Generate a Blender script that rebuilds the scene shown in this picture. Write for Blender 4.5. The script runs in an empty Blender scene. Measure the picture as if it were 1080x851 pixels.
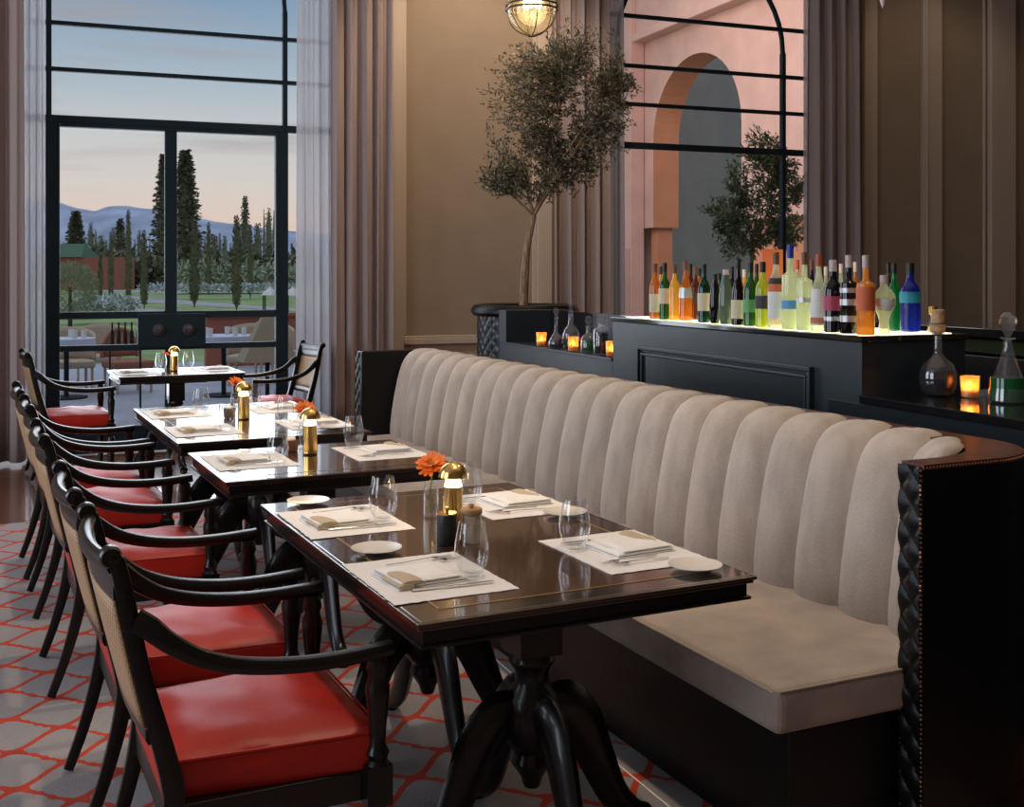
import bpy, bmesh, math, random
from mathutils import Vector, Matrix
random.seed(7)
R = math.radians; PI = math.pi
S = bpy.context.scene; C = S.collection
F = 1192.0; CX = 540.0; HY = 290.0; H = 1.50; YAW = R(21.1)
fw = (math.sin(YAW), math.cos(YAW)); rt = (math.cos(YAW), -math.sin(YAW))
AT = 4.9; AB = 3.95            # headings of the table row and of the banquette

def at(x, y, z=0.0):
    d = (H - z) * F / (y - HY); r = (x - CX) / F * d
    return Vector((fw[0]*d + rt[0]*r, fw[1]*d + rt[1]*r, z))
def at_d(x, y, d):
    r = (x - CX) / F * d
    return Vector((fw[0]*d + rt[0]*r, fw[1]*d + rt[1]*r, H - (y - HY)*d/F))
def at_wall(x, Y0):
    u = (x - CX) / F; d = Y0 / (fw[1] + rt[1]*u)
    return d*(fw[0] + rt[0]*u)
def fr(X, Y, a=AT, z=0.0):
    t = R(a); return Vector((X*math.cos(t) - Y*math.sin(t), X*math.sin(t) + Y*math.cos(t), z))

# ------------------------------------------------------------------ materials
def s2l(c):
    return tuple((v/255/12.92 if v/255 <= .04045 else ((v/255+.055)/1.055)**2.4) for v in c) + (1,)
def new(name):
    m = bpy.data.materials.new(name); m.use_nodes = True
    nt = m.node_tree; b = nt.nodes['Principled BSDF']; return m, nt, b
def mat(name, col, rough=.5, metal=0, spec=.5, coat=0, emis=None, estr=0, noise=0, nscale=20, bump=0, bscale=60, sheen=0, stretch=(1,1,1), coatr=.05):
    m, nt, b = new(name); N = nt.nodes; L = nt.links
    col = tuple(col) + (() if len(col) == 4 else (1,))
    b.inputs['Base Color'].default_value = col
    b.inputs['Roughness'].default_value = rough; b.inputs['Metallic'].default_value = metal
    b.inputs['Specular IOR Level'].default_value = spec
    b.inputs['Coat Weight'].default_value = coat; b.inputs['Coat Roughness'].default_value = coatr
    b.inputs['Sheen Weight'].default_value = sheen
    if name.startswith('table'): b.inputs['Coat IOR'].default_value = 1.9
    if emis: b.inputs['Emission Color'].default_value = tuple(emis)+(1,); b.inputs['Emission Strength'].default_value = estr
    if noise or bump:
        tc = N.new('ShaderNodeTexCoord'); mp = N.new('ShaderNodeMapping'); mp.inputs['Scale'].default_value = stretch
        L.new(tc.outputs['Object'], mp.inputs['Vector'])
    if noise:
        n = N.new('ShaderNodeTexNoise'); n.inputs['Scale'].default_value = nscale; n.inputs['Detail'].default_value = 5
        L.new(mp.outputs[0], n.inputs['Vector'])
        mx = N.new('ShaderNodeMixRGB'); mx.blend_type = 'MULTIPLY'; mx.inputs[0].default_value = 1
        rp = N.new('ShaderNodeMapRange'); rp.inputs[1].default_value = .3; rp.inputs[2].default_value = .7
        rp.inputs[3].default_value = 1-noise; rp.inputs[4].default_value = 1+noise
        L.new(n.outputs[0], rp.inputs[0]); mx.inputs[1].default_value = col; L.new(rp.outputs[0], mx.inputs[2])
        L.new(mx.outputs[0], b.inputs['Base Color'])
    if bump:
        n2 = N.new('ShaderNodeTexNoise'); n2.inputs['Scale'].default_value = bscale; n2.inputs['Detail'].default_value = 3
        L.new(mp.outputs[0], n2.inputs['Vector'])
        bp = N.new('ShaderNodeBump'); bp.inputs['Strength'].default_value = bump; bp.inputs['Distance'].default_value = .01
        L.new(n2.outputs[0], bp.inputs['Height']); L.new(bp.outputs[0], b.inputs['Normal'])
    return m
def thin_glass(name, tint=(1,1,1), refl=1.0, body=0.0, bodycol=(1,1,1), rough=.02, maxr=.9):
    """clear thin glass: tinted pass-through, mirror reflection rising at grazing angles, optional translucent body"""
    m = bpy.data.materials.new(name); m.use_nodes = True; nt = m.node_tree; N = nt.nodes; L = nt.links
    N.clear(); out = N.new('ShaderNodeOutputMaterial')
    tr = N.new('ShaderNodeBsdfTransparent'); tr.inputs[0].default_value = tuple(tint)+(1,)
    gl = N.new('ShaderNodeBsdfGlossy'); gl.inputs['Roughness'].default_value = rough
    gl.inputs[0].default_value = (1,1,1,1)
    lw = N.new('ShaderNodeLayerWeight'); lw.inputs[0].default_value = .5
    pw = N.new('ShaderNodeMath'); pw.operation = 'POWER'; pw.inputs[1].default_value = 4.2; L.new(lw.outputs['Facing'], pw.inputs[0])
    mr = N.new('ShaderNodeMath'); mr.operation = 'MULTIPLY_ADD'; mr.inputs[1].default_value = .75*refl; mr.inputs[2].default_value = .035*refl; mr.use_clamp = True
    L.new(pw.outputs[0], mr.inputs[0])
    base = tr
    if body:
        tl = N.new('ShaderNodeBsdfTranslucent'); tl.inputs[0].default_value = tuple(bodycol)+(1,)
        df = N.new('ShaderNodeBsdfDiffuse'); df.inputs[0].default_value = tuple(bodycol)+(1,)
        m1 = N.new('ShaderNodeMixShader'); m1.inputs[0].default_value = .35; L.new(tl.outputs[0], m1.inputs[1]); L.new(df.outputs[0], m1.inputs[2])
        m2 = N.new('ShaderNodeMixShader'); m2.inputs[0].default_value = body; L.new(tr.outputs[0], m2.inputs[1]); L.new(m1.outputs[0], m2.inputs[2])
        base = m2
    mx = N.new('ShaderNodeMixShader'); L.new(mr.outputs[0], mx.inputs[0]); L.new(base.outputs[0], mx.inputs[1]); L.new(gl.outputs[0], mx.inputs[2])
    L.new(mx.outputs[0], out.inputs[0]); return m

M = {}
M['black_wood'] = mat('black_wood', (.0045,.0035,.0035), .34, spec=.3, coat=.24, noise=.3, nscale=8, coatr=.1)
M['table_wood'] = mat('table_wood', (.065,.026,.012), .2, coat=1, noise=.45, nscale=7, stretch=(1,.12,1), coatr=.05)
M['table_border'] = mat('table_border', (.014,.008,.006), .2, coat=1, noise=.3, nscale=9, stretch=(1,.2,1), coatr=.06)
M['edge_wood'] = mat('edge_wood', (.032,.015,.007), .22, coat=.6, noise=.3, nscale=20)
M['inlay'] = mat('inlay', (.30,.17,.06), .3, coat=.8)
M['red'] = mat('red_leather', (.46,.018,.008), .42, spec=.35, noise=.14, nscale=5, bump=.25, bscale=9)
M['gold'] = mat('gold_metal', (.78,.51,.17), .22, 1)
M['silver'] = mat('silver_metal', (.75,.75,.74), .18, 1)
M['nail'] = mat('copper_nail', (.55,.24,.12), .28, 1)
M['linen'] = mat('white_linen', (.86,.84,.835), .8, bump=.25, bscale=300)
M['napkin'] = mat('napkin_cloth', (.90,.89,.88), .8, bump=.3, bscale=90)
M['fold_shade_jar'] = mat('fold_shade_beige', (.55,.43,.30), .8, bump=.3, bscale=200)  # shade of the napkin's fold painted as beige; also colours the salt jar
M['china'] = mat('china', (.82,.78,.72), .25, coat=.3)
M['fabric'] = mat('banquette_fabric', (.43,.365,.315), .85, noise=.14, nscale=14, bump=.35, bscale=260, sheen=.25, stretch=(1,1,.35))
M['seat_fabric'] = mat('seat_fabric', (.36,.295,.25), .85, noise=.2, nscale=6, bump=.3, bscale=240, sheen=.2)
M['leather'] = mat('black_leather', (.0035,.0035,.004), .36, spec=.3, bump=.15, bscale=200)
M['cap_wood'] = mat('brown_leather_cap', (.10,.035,.022), .32, noise=.35, nscale=16, coat=.3, stretch=(1,.3,1))
M['slate'] = mat('slate_paint', (.022,.031,.038), .38, noise=.12, nscale=6)
M['slate_dark'] = mat('slate_panel', (.013,.018,.022), .32, noise=.15, nscale=5)
M['granite'] = mat('black_granite', (.012,.012,.013), .10, coat=.6, noise=.6, nscale=160)
M['dark'] = mat('dark_interior', (.010,.009,.009), .3)
M['wall'] = mat('wall_fabric', (.31,.235,.175), .9, noise=.05, nscale=3, bump=.1, bscale=400)
M['trim'] = mat('trim_paint', (.50,.40,.33), .55)
M['dado'] = mat('dado_paint', (.45,.30,.20), .6)
M['ceiling'] = mat('ceiling_paint', (.55,.48,.40), .8)
M['steel'] = mat('window_steel', (.016,.027,.036), .65, spec=.12)
M['wicker'] = mat('wicker', (.50,.41,.32), .7, noise=.4, nscale=60, stretch=(1,1,4))
M['terracotta'] = mat('terracotta_fabric', (.33,.14,.09), .8)
M['pave'] = mat('terrace_paving', (.33,.37,.45), .6, noise=.15, nscale=2)
M['pink'] = mat('pink_render', (.60,.37,.31), .85, noise=.1, nscale=1.5)
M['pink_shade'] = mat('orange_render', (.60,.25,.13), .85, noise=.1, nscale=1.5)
M['grey_render'] = mat('grey_render', (.30,.29,.29), .85, noise=.08, nscale=1)
M['lawn'] = mat('lawn', (.20,.29,.10), .9, noise=.4, nscale=.3)
M['path'] = mat('gravel_path', (.33,.33,.36), .9)
M['green_roof'] = mat('green_roof', (.02,.10,.05), .6)
M['brick_red'] = mat('red_render', (.30,.105,.07), .8)
M['bark'] = mat('olive_bark', (.30,.20,.12), .8, noise=.5, nscale=40, stretch=(1,1,.3))
M['bark_dark'] = mat('dark_bark', (.06,.045,.03), .9)
M['soil'] = mat('soil', (.04,.025,.018), .95)
M['orange'] = mat('orange_petal', (.90,.20,.02), .6)
M['flower_mid'] = mat('flower_centre', (.35,.12,.02), .8)
M['stem'] = mat('green_stem', (.12,.22,.05), .6)
M['white'] = mat('white_paint', (.7,.7,.7), .6)
M['cloth_blue'] = mat('pale_tablecloth', (.55,.64,.80), .7)
M['umbrella'] = mat('umbrella_canvas', (.32,.27,.19), .8)
M['label_cream'] = mat('cream_label', (.75,.68,.48), .7)
M['label_white'] = mat('white_label', (.8,.82,.78), .7)
M['label_red'] = mat('red_label', (.7,.16,.06), .6)
M['label_dark'] = mat('dark_label', (.04,.035,.04), .6)
M['label_silver'] = mat('silver_label', (.55,.56,.58), .35, .6)
M['label_blue'] = mat('blue_label', (.10,.35,.65), .5)
M['label_teal'] = mat('teal_label', (.02,.25,.50), .5)
M['label_pink'] = mat('pink_label', (.45,.05,.12), .5)
M['label_green'] = mat('green_label', (.12,.42,.14), .5)
M['cork'] = mat('cork', (.55,.36,.20), .8, noise=.3, nscale=80)
M['wood_lid'] = mat('wood_lid', (.42,.23,.10), .5, noise=.2, nscale=30)
M['cap_black'] = mat('black_cap', (.01,.01,.01), .4)
M['cap_brown'] = mat('brown_cap', (.16,.06,.03), .4)
M['cap_white'] = mat('pale_cap', (.6,.5,.5), .4)
M['cap_blue'] = mat('blue_cap', (.01,.03,.35), .4)
M['cap_red'] = mat('red_cap', (.45,.08,.03), .4)
M['glow'] = mat('lit_panel', (1,.95,.7), .5, emis=(1,.93,.55), estr=2.4)
M['glass'] = thin_glass('clear_glass', (.97,.975,.98), 1.3)
M['window_glass'] = thin_glass('window_glass', (.98,.985,.99), .12)
M['globe'] = thin_glass('lantern_glass', (.97,.95,.86), 1.2, .03, (1,.85,.5))
M['crystal'] = thin_glass('crystal', (.85,.87,.92), 2.5, .08, (.8,.85,.95))
M['bulb'] = mat('lamp_bulb', (1,.85,.5), .5, emis=(1,.74,.32), estr=9)
M['bulb_big'] = mat('lantern_bulb', (1,.85,.5), .5, emis=(1,.80,.38), estr=18)
M['flame'] = mat('candle_flame', (1,.7,.3), .5, emis=(1,.66,.25), estr=30)
M['candle_glass'] = thin_glass('amber_mercury_glass', (1,.75,.45), 1.5, .65, (1,.62,.28))
def bottle_glass(name, col, body=.55, refl=1.2):
    t = tuple(min(1, c**.6) for c in col); return thin_glass(name, t, refl, body, col)
BG = {k: bottle_glass('glass_'+k, c, b) for k, c, b in [
    ('amber', (.75,.30,.04), .6), ('gold', (.95,.60,.08), .65), ('green', (.05,.20,.04), .6), ('deepgreen', (.01,.10,.05), .6),
    ('lime', (.62,.72,.08), .65), ('red_brown', (.22,.05,.02), .7), ('black', (.012,.012,.018), .92), ('frost', (.82,.88,.66), .9),
    ('smoke', (.20,.28,.22), .8), ('clear', (.80,.85,.70), .45), ('orange', (.95,.48,.10), .75), ('blue', (.01,.05,.50), .7), ('emerald', (.01,.28,.08), .65),
    ('navy', (.01,.01,.10), .8), ('wine', (.03,.008,.01), .85)]}

def cane_mat():
    m, nt, b = new('woven_cane'); N = nt.nodes; L = nt.links
    tc = N.new('ShaderNodeTexCoord'); vals = []
    for rot in (R(0), R(90), R(45)):
        mp = N.new('ShaderNodeMapping'); mp.inputs['Rotation'].default_value = (rot, 0, 0)
        w = N.new('ShaderNodeTexWave'); w.bands_direction = 'Z'; w.inputs['Scale'].default_value = 26
        L.new(tc.outputs['Object'], mp.inputs[0]); L.new(mp.outputs[0], w.inputs['Vector']); vals.append(w)
    mx = N.new('ShaderNodeMath'); mx.operation = 'MAXIMUM'; L.new(vals[0].outputs['Fac'], mx.inputs[0]); L.new(vals[1].outputs['Fac'], mx.inputs[1])
    ad = N.new('ShaderNodeMath'); ad.operation = 'MULTIPLY_ADD'; ad.inputs[1].default_value = .45; L.new(vals[2].outputs['Fac'], ad.inputs[0]); 
    ml = N.new('ShaderNodeMath'); ml.operation = 'MULTIPLY'; ml.inputs[1].default_value = .6; L.new(mx.outputs[0], ml.inputs[0]); L.new(ml.outputs[0], ad.inputs[2])
    cr = N.new('ShaderNodeValToRGB'); cr.color_ramp.elements[0].position = .28; cr.color_ramp.elements[0].color = (.05,.03,.018,1)
    cr.color_ramp.elements[1].position = .7; cr.color_ramp.elements[1].color = (.52,.32,.17,1)
    L.new(ad.outputs[0], cr.inputs[0]); L.new(cr.outputs[0], b.inputs['Base Color']); b.inputs['Roughness'].default_value = .55
    return m
M['cane'] = cane_mat()

def carpet_mat():
    m, nt, b = new('trellis_carpet'); N = nt.nodes; L = nt.links
    def mth(op, *a):
        n = N.new('ShaderNodeMath'); n.operation = op
        for i, v in enumerate(a):
            if isinstance(v, (int, float)): n.inputs[i].default_value = v
            else: L.new(v, n.inputs[i])
        return n.outputs[0]
    tc = N.new('ShaderNodeTexCoord'); sp = N.new('ShaderNodeSeparateXYZ')
    nz = N.new('ShaderNodeTexNoise'); nz.inputs['Scale'].default_value = 38; nz.inputs['Detail'].default_value = 0
    L.new(tc.outputs['Object'], nz.inputs['Vector']); L.new(tc.outputs['Object'], sp.inputs[0])
    wob = mth('MULTIPLY', mth('SUBTRACT', nz.outputs[0], .5), .016)
    X = mth('ADD', sp.outputs[0], wob); Y = mth('ADD', sp.outputs[1], wob)
    A = mth('MULTIPLY', mth('SUBTRACT', X, .145), PI/.1535); Bq = mth('MULTIPLY', mth('SUBTRACT', Y, 3.591), PI/.1445)
    cA = mth('COSINE', A); cB = mth('COSINE', Bq)
    # junctions sit where both phases agree: use sum of half-shifted cosines
    sA = mth('SINE', A); sB = mth('SINE', Bq)
    diff = mth('ADD', cA, cB); sm = mth('SUBTRACT', cA, cB)   # lines where cA = cB (pass through the junctions)
    h = mth('MULTIPLY', diff, .5)
    g = mth('MULTIPLY', mth('MULTIPLY', diff, .17), mth('SUBTRACT', 1.0, mth('MULTIPLY', h, h)))
    # alternate sign so the strands swell into ogees
    f = mth('ADD', sm, mth('MULTIPLY', g, 1.0))
    gr = mth('SQRT', mth('ADD', mth('ADD', mth('MULTIPLY', sA, sA), mth('MULTIPLY', sB, sB)), .10))
    dist = mth('DIVIDE', mth('ABSOLUTE', f), gr)
    line = mth('LESS_THAN', dist, .215)
    n2 = N.new('ShaderNodeTexNoise'); n2.inputs['Scale'].default_value = 3; L.new(tc.outputs['Object'], n2.inputs['Vector'])
    n3 = N.new('ShaderNodeTexNoise'); n3.inputs['Scale'].default_value = 220; L.new(tc.outputs['Object'], n3.inputs['Vector'])
    g1 = N.new('ShaderNodeMixRGB'); g1.inputs[1].default_value = (.29,.28,.30,1); g1.inputs[2].default_value = (.43,.385,.385,1)
    L.new(n2.outputs[0], g1.inputs[0])
    g2 = N.new('ShaderNodeMixRGB'); g2.blend_type = 'MULTIPLY'; g2.inputs[0].default_value = .5; L.new(g1.outputs[0], g2.inputs[1]); L.new(n3.outputs[0], g2.inputs[2])
    r1 = N.new('ShaderNodeMixRGB'); r1.inputs[1].default_value = (.30,.016,.012,1); r1.inputs[2].default_value = (.58,.06,.012,1)
    L.new(n2.outputs[0], r1.inputs[0])
    mx = N.new('ShaderNodeMixRGB'); L.new(line, mx.inputs[0]); L.new(g2.outputs[0], mx.inputs[1]); L.new(r1.outputs[0], mx.inputs[2])
    L.new(mx.outputs[0], b.inputs['Base Color']); b.inputs['Roughness'].default_value = .95
    bp = N.new('ShaderNodeBump'); bp.inputs['Strength'].default_value = .5; bp.inputs['Distance'].default_value = .004
    L.new(n3.outputs[0], bp.inputs['Height']); L.new(bp.outputs[0], b.inputs['Normal'])
    return m
M['carpet'] = carpet_mat()

def parquet_mat():
    m, nt, b = new('parquet'); N = nt.nodes; L = nt.links
    tc = N.new('ShaderNodeTexCoord'); mp = N.new('ShaderNodeMapping'); mp.inputs['Rotation'].default_value = (0,0,R(45))
    br = N.new('ShaderNodeTexBrick'); br.inputs['Scale'].default_value = 3.2; br.inputs['Mortar Size'].default_value = .008
    br.inputs['Color1'].default_value = (.10,.035,.018,1); br.inputs['Color2'].default_value = (.17,.065,.03,1); br.inputs['Mortar'].default_value = (.02,.01,.006,1)
    L.new(tc.outputs['Object'], mp.inputs[0]); L.new(mp.outputs[0], br.inputs['Vector']); L.new(br.outputs[0], b.inputs['Base Color'])
    b.inputs['Roughness'].default_value = .24; b.inputs['Coat Weight'].default_value = .5
    return m
M['parquet'] = parquet_mat()

def cloth_mat(name, col, trans, alpha=0.0):
    m = bpy.data.materials.new(name); m.use_nodes = True; nt = m.node_tree; N = nt.nodes; L = nt.links; N.clear()
    out = N.new('ShaderNodeOutputMaterial'); d = N.new('ShaderNodeBsdfDiffuse'); d.inputs[0].default_value = tuple(col)+(1,)
    t = N.new('ShaderNodeBsdfTranslucent'); t.inputs[0].default_value = tuple(col)+(1,)
    mx = N.new('ShaderNodeMixShader'); mx.inputs[0].default_value = trans; L.new(d.outputs[0], mx.inputs[1]); L.new(t.outputs[0], mx.inputs[2])
    last = mx
    if alpha:
        tr = N.new('ShaderNodeBsdfTransparent'); m2 = N.new('ShaderNodeMixShader'); m2.inputs[0].default_value = alpha
        L.new(mx.outputs[0], m2.inputs[1]); L.new(tr.outputs[0], m2.inputs[2]); last = m2
    L.new(last.outputs[0], out.inputs[0]); return m
M['curtain'] = cloth_mat('curtain_fabric', (.44,.355,.345), .25)
M['sheer'] = cloth_mat('sheer_fabric', (.44,.43,.455), .55, .38)
def leaf_mat(name, c1, c2, c3=None):
    m, nt, b = new(name); N = nt.nodes; L = nt.links
    g = N.new('ShaderNodeNewGeometry'); cr = N.new('ShaderNodeValToRGB'); cr.color_ramp.elements[0].color = tuple(c1)+(1,); cr.color_ramp.elements[1].color = tuple(c2)+(1,)
    if c3: e = cr.color_ramp.elements.new(.85); e.color = tuple(c2)+(1,); cr.color_ramp.elements[2].color = tuple(c3)+(1,)
    L.new(g.outputs['Random Per Island'], cr.inputs[0]); L.new(cr.outputs[0], b.inputs['Base Color']); b.inputs['Roughness'].default_value = .6
    return m
M['olive_leaf'] = leaf_mat('olive_leaf', (.045,.055,.035), (.15,.14,.09), (.36,.28,.18))
M['olive_green'] = leaf_mat('olive_leaf_green', (.07,.10,.05), (.22,.27,.14))
M['cypress'] = leaf_mat('cypress_leaf', (.045,.055,.025), (.15,.15,.07))
M['conifer'] = leaf_mat('conifer_leaf', (.06,.075,.05), (.19,.18,.11))
M['bush'] = leaf_mat('bush_leaf', (.20,.25,.15), (.36,.40,.27))
M['flowers'] = leaf_mat('pale_flowers', (.30,.36,.34), (.55,.60,.60))

# ------------------------------------------------------------------ mesh helpers
def bm_(): return bmesh.new()
def box(bm, x0, x1, y0, y1, z0, z1, Mx=None):
    vs = [bm.verts.new((x, y, z)) for z in (z0, z1) for y in (y0, y1) for x in (x0, x1)]
    for f in ((0,2,3,1),(4,5,7,6),(0,1,5,4),(2,6,7,3),(0,4,6,2),(1,3,7,5)): bm.faces.new([vs[i] for i in f])
    if Mx is not None:
        for v in vs: v.co = Mx @ v.co
    return vs
def lathe(bm, prof, cx=0, cy=0, n=24, Mx=None, cap=True):
    rings = []
    for r, z in prof:
        rings.append([bm.verts.new((cx + max(r, 1e-5)*math.cos(2*PI*i/n), cy + max(r, 1e-5)*math.sin(2*PI*i/n), z)) for i in range(n)])
    for a, b in zip(rings, rings[1:]):
        for i in range(n): bm.faces.new((a[i], a[(i+1) % n], b[(i+1) % n], b[i]))
    if cap:
        bm.faces.new(list(reversed(rings[0]))); bm.faces.new(rings[-1])
    if Mx is not None:
        for r in rings:
            for v in r: v.co = Mx @ v.co
def cr_spline(P, n=6):
    P = [Vector(p) for p in P]; out = []
    for i in range(len(P)-1):
        p0 = P[max(i-1, 0)]; p1 = P[i]; p2 = P[i+1]; p3 = P[min(i+2, len(P)-1)]
        for k in range(n):
            t = k/n
            out.append(.5*((2*p1) + (p2-p0)*t + (2*p0-5*p1+4*p2-p3)*t*t + (3*p1-p0-3*p2+p3)*t*t*t))
    out.append(P[-1]); return out
def sweep(bm, pts, wid, hei, side=(0,1,0), n=8, sq=.0, spl=0):
    """elliptical / squarish section swept along pts; wid is the size along 'side', hei across it"""
    if spl:
        m = len(pts)
        W = [wid if isinstance(wid, (int, float)) else None]
        def samp(a, t):
            if isinstance(a, (int, float)): return a
            i = min(int(t), m-2); return a[i] + (a[i+1]-a[i])*(t-i)
        P = cr_spline(pts, spl); ts = [i/spl for i in range(len(P))]
        wl = [samp(wid, t) for t in ts]; hl = [samp(hei, t) for t in ts]
    else:
        P = [Vector(p) for p in pts]
        wl = [wid]*len(P) if isinstance(wid, (int, float)) else wid
        hl = [hei]*len(P) if isinstance(hei, (int, float)) else hei
    side = Vector(side).normalized(); rings = []
    for i, p in enumerate(P):
        t = (P[min(i+1, len(P)-1)] - P[max(i-1, 0)]).normalized()
        s = (side - t*side.dot(t)); s = s.normalized() if s.length > 1e-4 else t.orthogonal().normalized()
        u = t.cross(s).normalized(); ring = []
        for k in range(n):
            a = 2*PI*(k+.5)/n; c, sn = math.cos(a), math.sin(a)
            if sq: 
                q = (abs(c)**4 + abs(sn)**4)**(-.25); q = 1+(q-1)*sq; c *= q; sn *= q
            ring.append(bm.verts.new(p + s*c*wl[i]/2 + u*sn*hl[i]/2))
        rings.append(ring)
    for a, b in zip(rings, rings[1:]):
        for k in range(n): bm.faces.new((a[k], a[(k+1) % n], b[(k+1) % n], b[k]))
    bm.faces.new(list(reversed(rings[0]))); bm.faces.new(rings[-1])
def prism(bm, poly, z0, z1):
    a = [bm.verts.new((x, y, z0)) for x, y in poly]; b = [bm.verts.new((x, y, z1)) for x, y in poly]
    n = len(poly)
    for i in range(n): bm.faces.new((a[i], a[(i+1) % n], b[(i+1) % n], b[i]))
    bm.faces.new(list(reversed(a))); bm.faces.new(b)
def grid(bm, fn, nu, nv, closeu=False):
    V = [[bm.verts.new(fn(i/(nu-1), j/(nv-1))) for j in range(nv)] for i in range(nu)]
    for i in range(nu-1):
        for j in range(nv-1): bm.faces.new((V[i][j], V[i+1][j], V[i+1][j+1], V[i][j+1]))
    return V
def obj(name, bm, m, parent=None, smooth=False, bevel=0, solid=0, loc=None, rotz=0, seg=2):
    bmesh.ops.recalc_face_normals(bm, faces=bm.faces)
    me = bpy.data.meshes.new(name); bm.to_mesh(me); bm.free()
    o = bpy.data.objects.new(name, me); C.objects.link(o)
    for x in (m if isinstance(m, (list, tuple)) else [m]): me.materials.append(x)
    if smooth:
        for p in me.polygons: p.use_smooth = True
        try: me.set_sharp_from_angle(angle=R(40))
        except Exception: pass
    if bevel:
        md = o.modifiers.new('bevel', 'BEVEL'); md.width = bevel; md.segments = seg; md.limit_method = 'ANGLE'; md.angle_limit = R(40)
    if solid:
        md = o.modifiers.new('solid', 'SOLIDIFY'); md.thickness = solid; md.offset = 0
    if parent: o.parent = parent
    if loc is not None: o.location = loc; o.rotation_euler = (0, 0, rotz)
    return o
def tag(o, label, cat, group=None, kind=None):
    o['label'] = label; o['category'] = cat
    if group: o['group'] = group
    if kind: o['kind'] = kind
    return o
def thing(name, label, cat, loc=(0,0,0), rotz=0, group=None):
    o = bpy.data.objects.new(name, None); C.objects.link(o); o.empty_display_size = .05
    o.location = loc; o.rotation_euler = (0, 0, rotz); return tag(o, label, cat, group)
def struct(name, bm, m, label=None, **k):
    o = obj(name, bm, m, **k); o['kind'] = 'structure'
    if label: o['label'] = label
    return o
def kids(o): return [c for c in C.objects if c.parent == o]
def dup(root, loc, rotz, label, group=None, scale=None):
    def rec(o, par):
        c = o.copy(); C.objects.link(c); c.parent = par
        for k in kids(o): rec(k, c)
        return c
    r = rec(root, None); r.location = loc; r.rotation_euler = (0, 0, rotz); r['label'] = label
    if group: r['group'] = group
    if scale: r.scale = scale
    return r

# ------------------------------------------------------------------ room shell
WY = 10.05; CZ = 5.4; XL = -5.0; XR = 11.5; YB = -3.0
def simple(name, boxes, m, bevel=0):
    b = bm_()
    for a in boxes: box(b, *a)
    return struct(name, b, m, bevel=bevel)
simple('floor', [(XL, XR, YB, WY+.3, -.12, -.012)], M['parquet'])
simple('ceiling', [(XL, XR, YB, WY+.3, CZ, CZ+.12)], M['ceiling'])
W1 = (-.85, 2.35); W2 = (4.45, 7.62); WT = 4.95
simple('wall_back', [(XL, W1[0], WY, WY+.3, 0, CZ), (W1[0], W1[1], WY, WY+.3, WT, CZ), (W1[1], W2[0], WY, WY+.3, 0, CZ),
                     (W2[0], W2[1], WY, WY+.3, WT, CZ), (W2[0], W2[1], WY, WY+.3, 0, .35), (W2[1], XR, WY, WY+.3, 0, CZ)], M['wall'])
simple('wall_right', [(XR, XR+.2, YB, WY+.3, 0, CZ)], M['wall'])
simple('wall_front', [(XL, XR, YB-.2, YB, 0, CZ)], M['wall'])
simple('wall_left', [(XL-.2, XL, YB, .2, 0, CZ), (XL-.2, XL, .2, 3.2, 4.6, CZ), (XL-.2, XL, 3.2, 5.0, 0, CZ), (XL-.2, XL, 5.0, 8.0, 4.6, CZ), (XL-.2, XL, 8.0, WY+.3, 0, CZ),
                     (XL-.2, XL, .2, 3.2, 0, .5), (XL-.2, XL, 5.0, 8.0, 0, .5)], M['wall'])
# wall mouldings (real relief on the back wall)
y0 = WY-.03
simple('trim_1', [(2.66, 2.80, WY-.05, WY, 0, CZ), (2.80, 2.83, WY-.025, WY, .95, CZ)], M['trim'], .006)
simple('trim_2', [(2.80, 4.10, WY-.055, WY, .86, .915), (2.80, 4.10, WY-.03, WY, .915, .94)], M['trim'], .006)
simple('trim_3', [(4.08, 4.12, WY-.025, WY, .94, CZ), (4.12, 4.27, WY-.06, WY, 0, CZ)], M['trim'], .006)
simple('trim_4', [(7.93, 8.10, WY-.06, WY, 0, CZ)], M['trim'], .008)
simple('trim_5', [(8.72, 8.98, WY-.06, WY, 0, CZ), (8.75, 8.78, WY-.075, WY, 0, CZ)], M['trim'], .008)
simple('trim_6', [(9.60, 9.63, WY-.03, WY, 0, CZ), (9.66, 10.02, WY-.08, WY, 0, CZ)], M['trim'], .008)
simple('wall_dado', [(2.80, 4.12, WY-.02, WY, .12, .86)], M['dado'])
simple('baseboard_back', [(2.35, 4.45, WY-.075, WY-.05, 0, .12), (7.62, XR, WY-.11, WY-.08, 0, .14), (XL, -.85, WY-.04, WY, 0, .14)], M['trim'])

# windows -------------------------------------------------------------------
def frame_arc(bm, cx, z0, r, y, w, n=20):
    pts = [(cx + r*math.cos(PI*i/n), y, z0 + r*math.sin(PI*i/n)) for i in range(n+1)]
    sweep(bm, pts, .05, w, side=(0,1,0), n=4, sq=1)
FY = WY+.10
def tall_window(name, W, cx, label):
    b = bm_()
    for x in (cx-.975, cx+.975): box(b, x-.022, x+.022, FY-.03, FY+.03, 2.83 if name == 'window_1' else .35, 3.85)
    for x in W: box(b, x-.03, x+.03, FY-.03, FY+.03, 0, WT)
    for z, t in ((2.80, .032), (3.215, .018), (3.6, .018), (4.1, .018), (4.5, .018), (WT-.03, .03)): box(b, W[0], W[1], FY-.025, FY+.025, z-t, z+t)
    frame_arc(b, cx, 3.85, .975, FY, .045)
    fr_ = struct(name, b, M['steel'], label, bevel=.004)
    g = bm_(); box(g, W[0], W[1], FY-.004, FY+.004, 2.8, WT); 
    for a, c in ((W[0], cx-.975), (cx+.975, W[1])) if name == 'window_1' else ((W[0], W[1]),): box(g, a, c, FY-.004, FY+.004, .0 if name == 'window_1' else .35, 2.8)
    obj('pane', g, M['window_glass'], fr_)
tall_window('window_1', W1, .765, 'tall dark steel window with slim rails above the garden doors')
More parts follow.
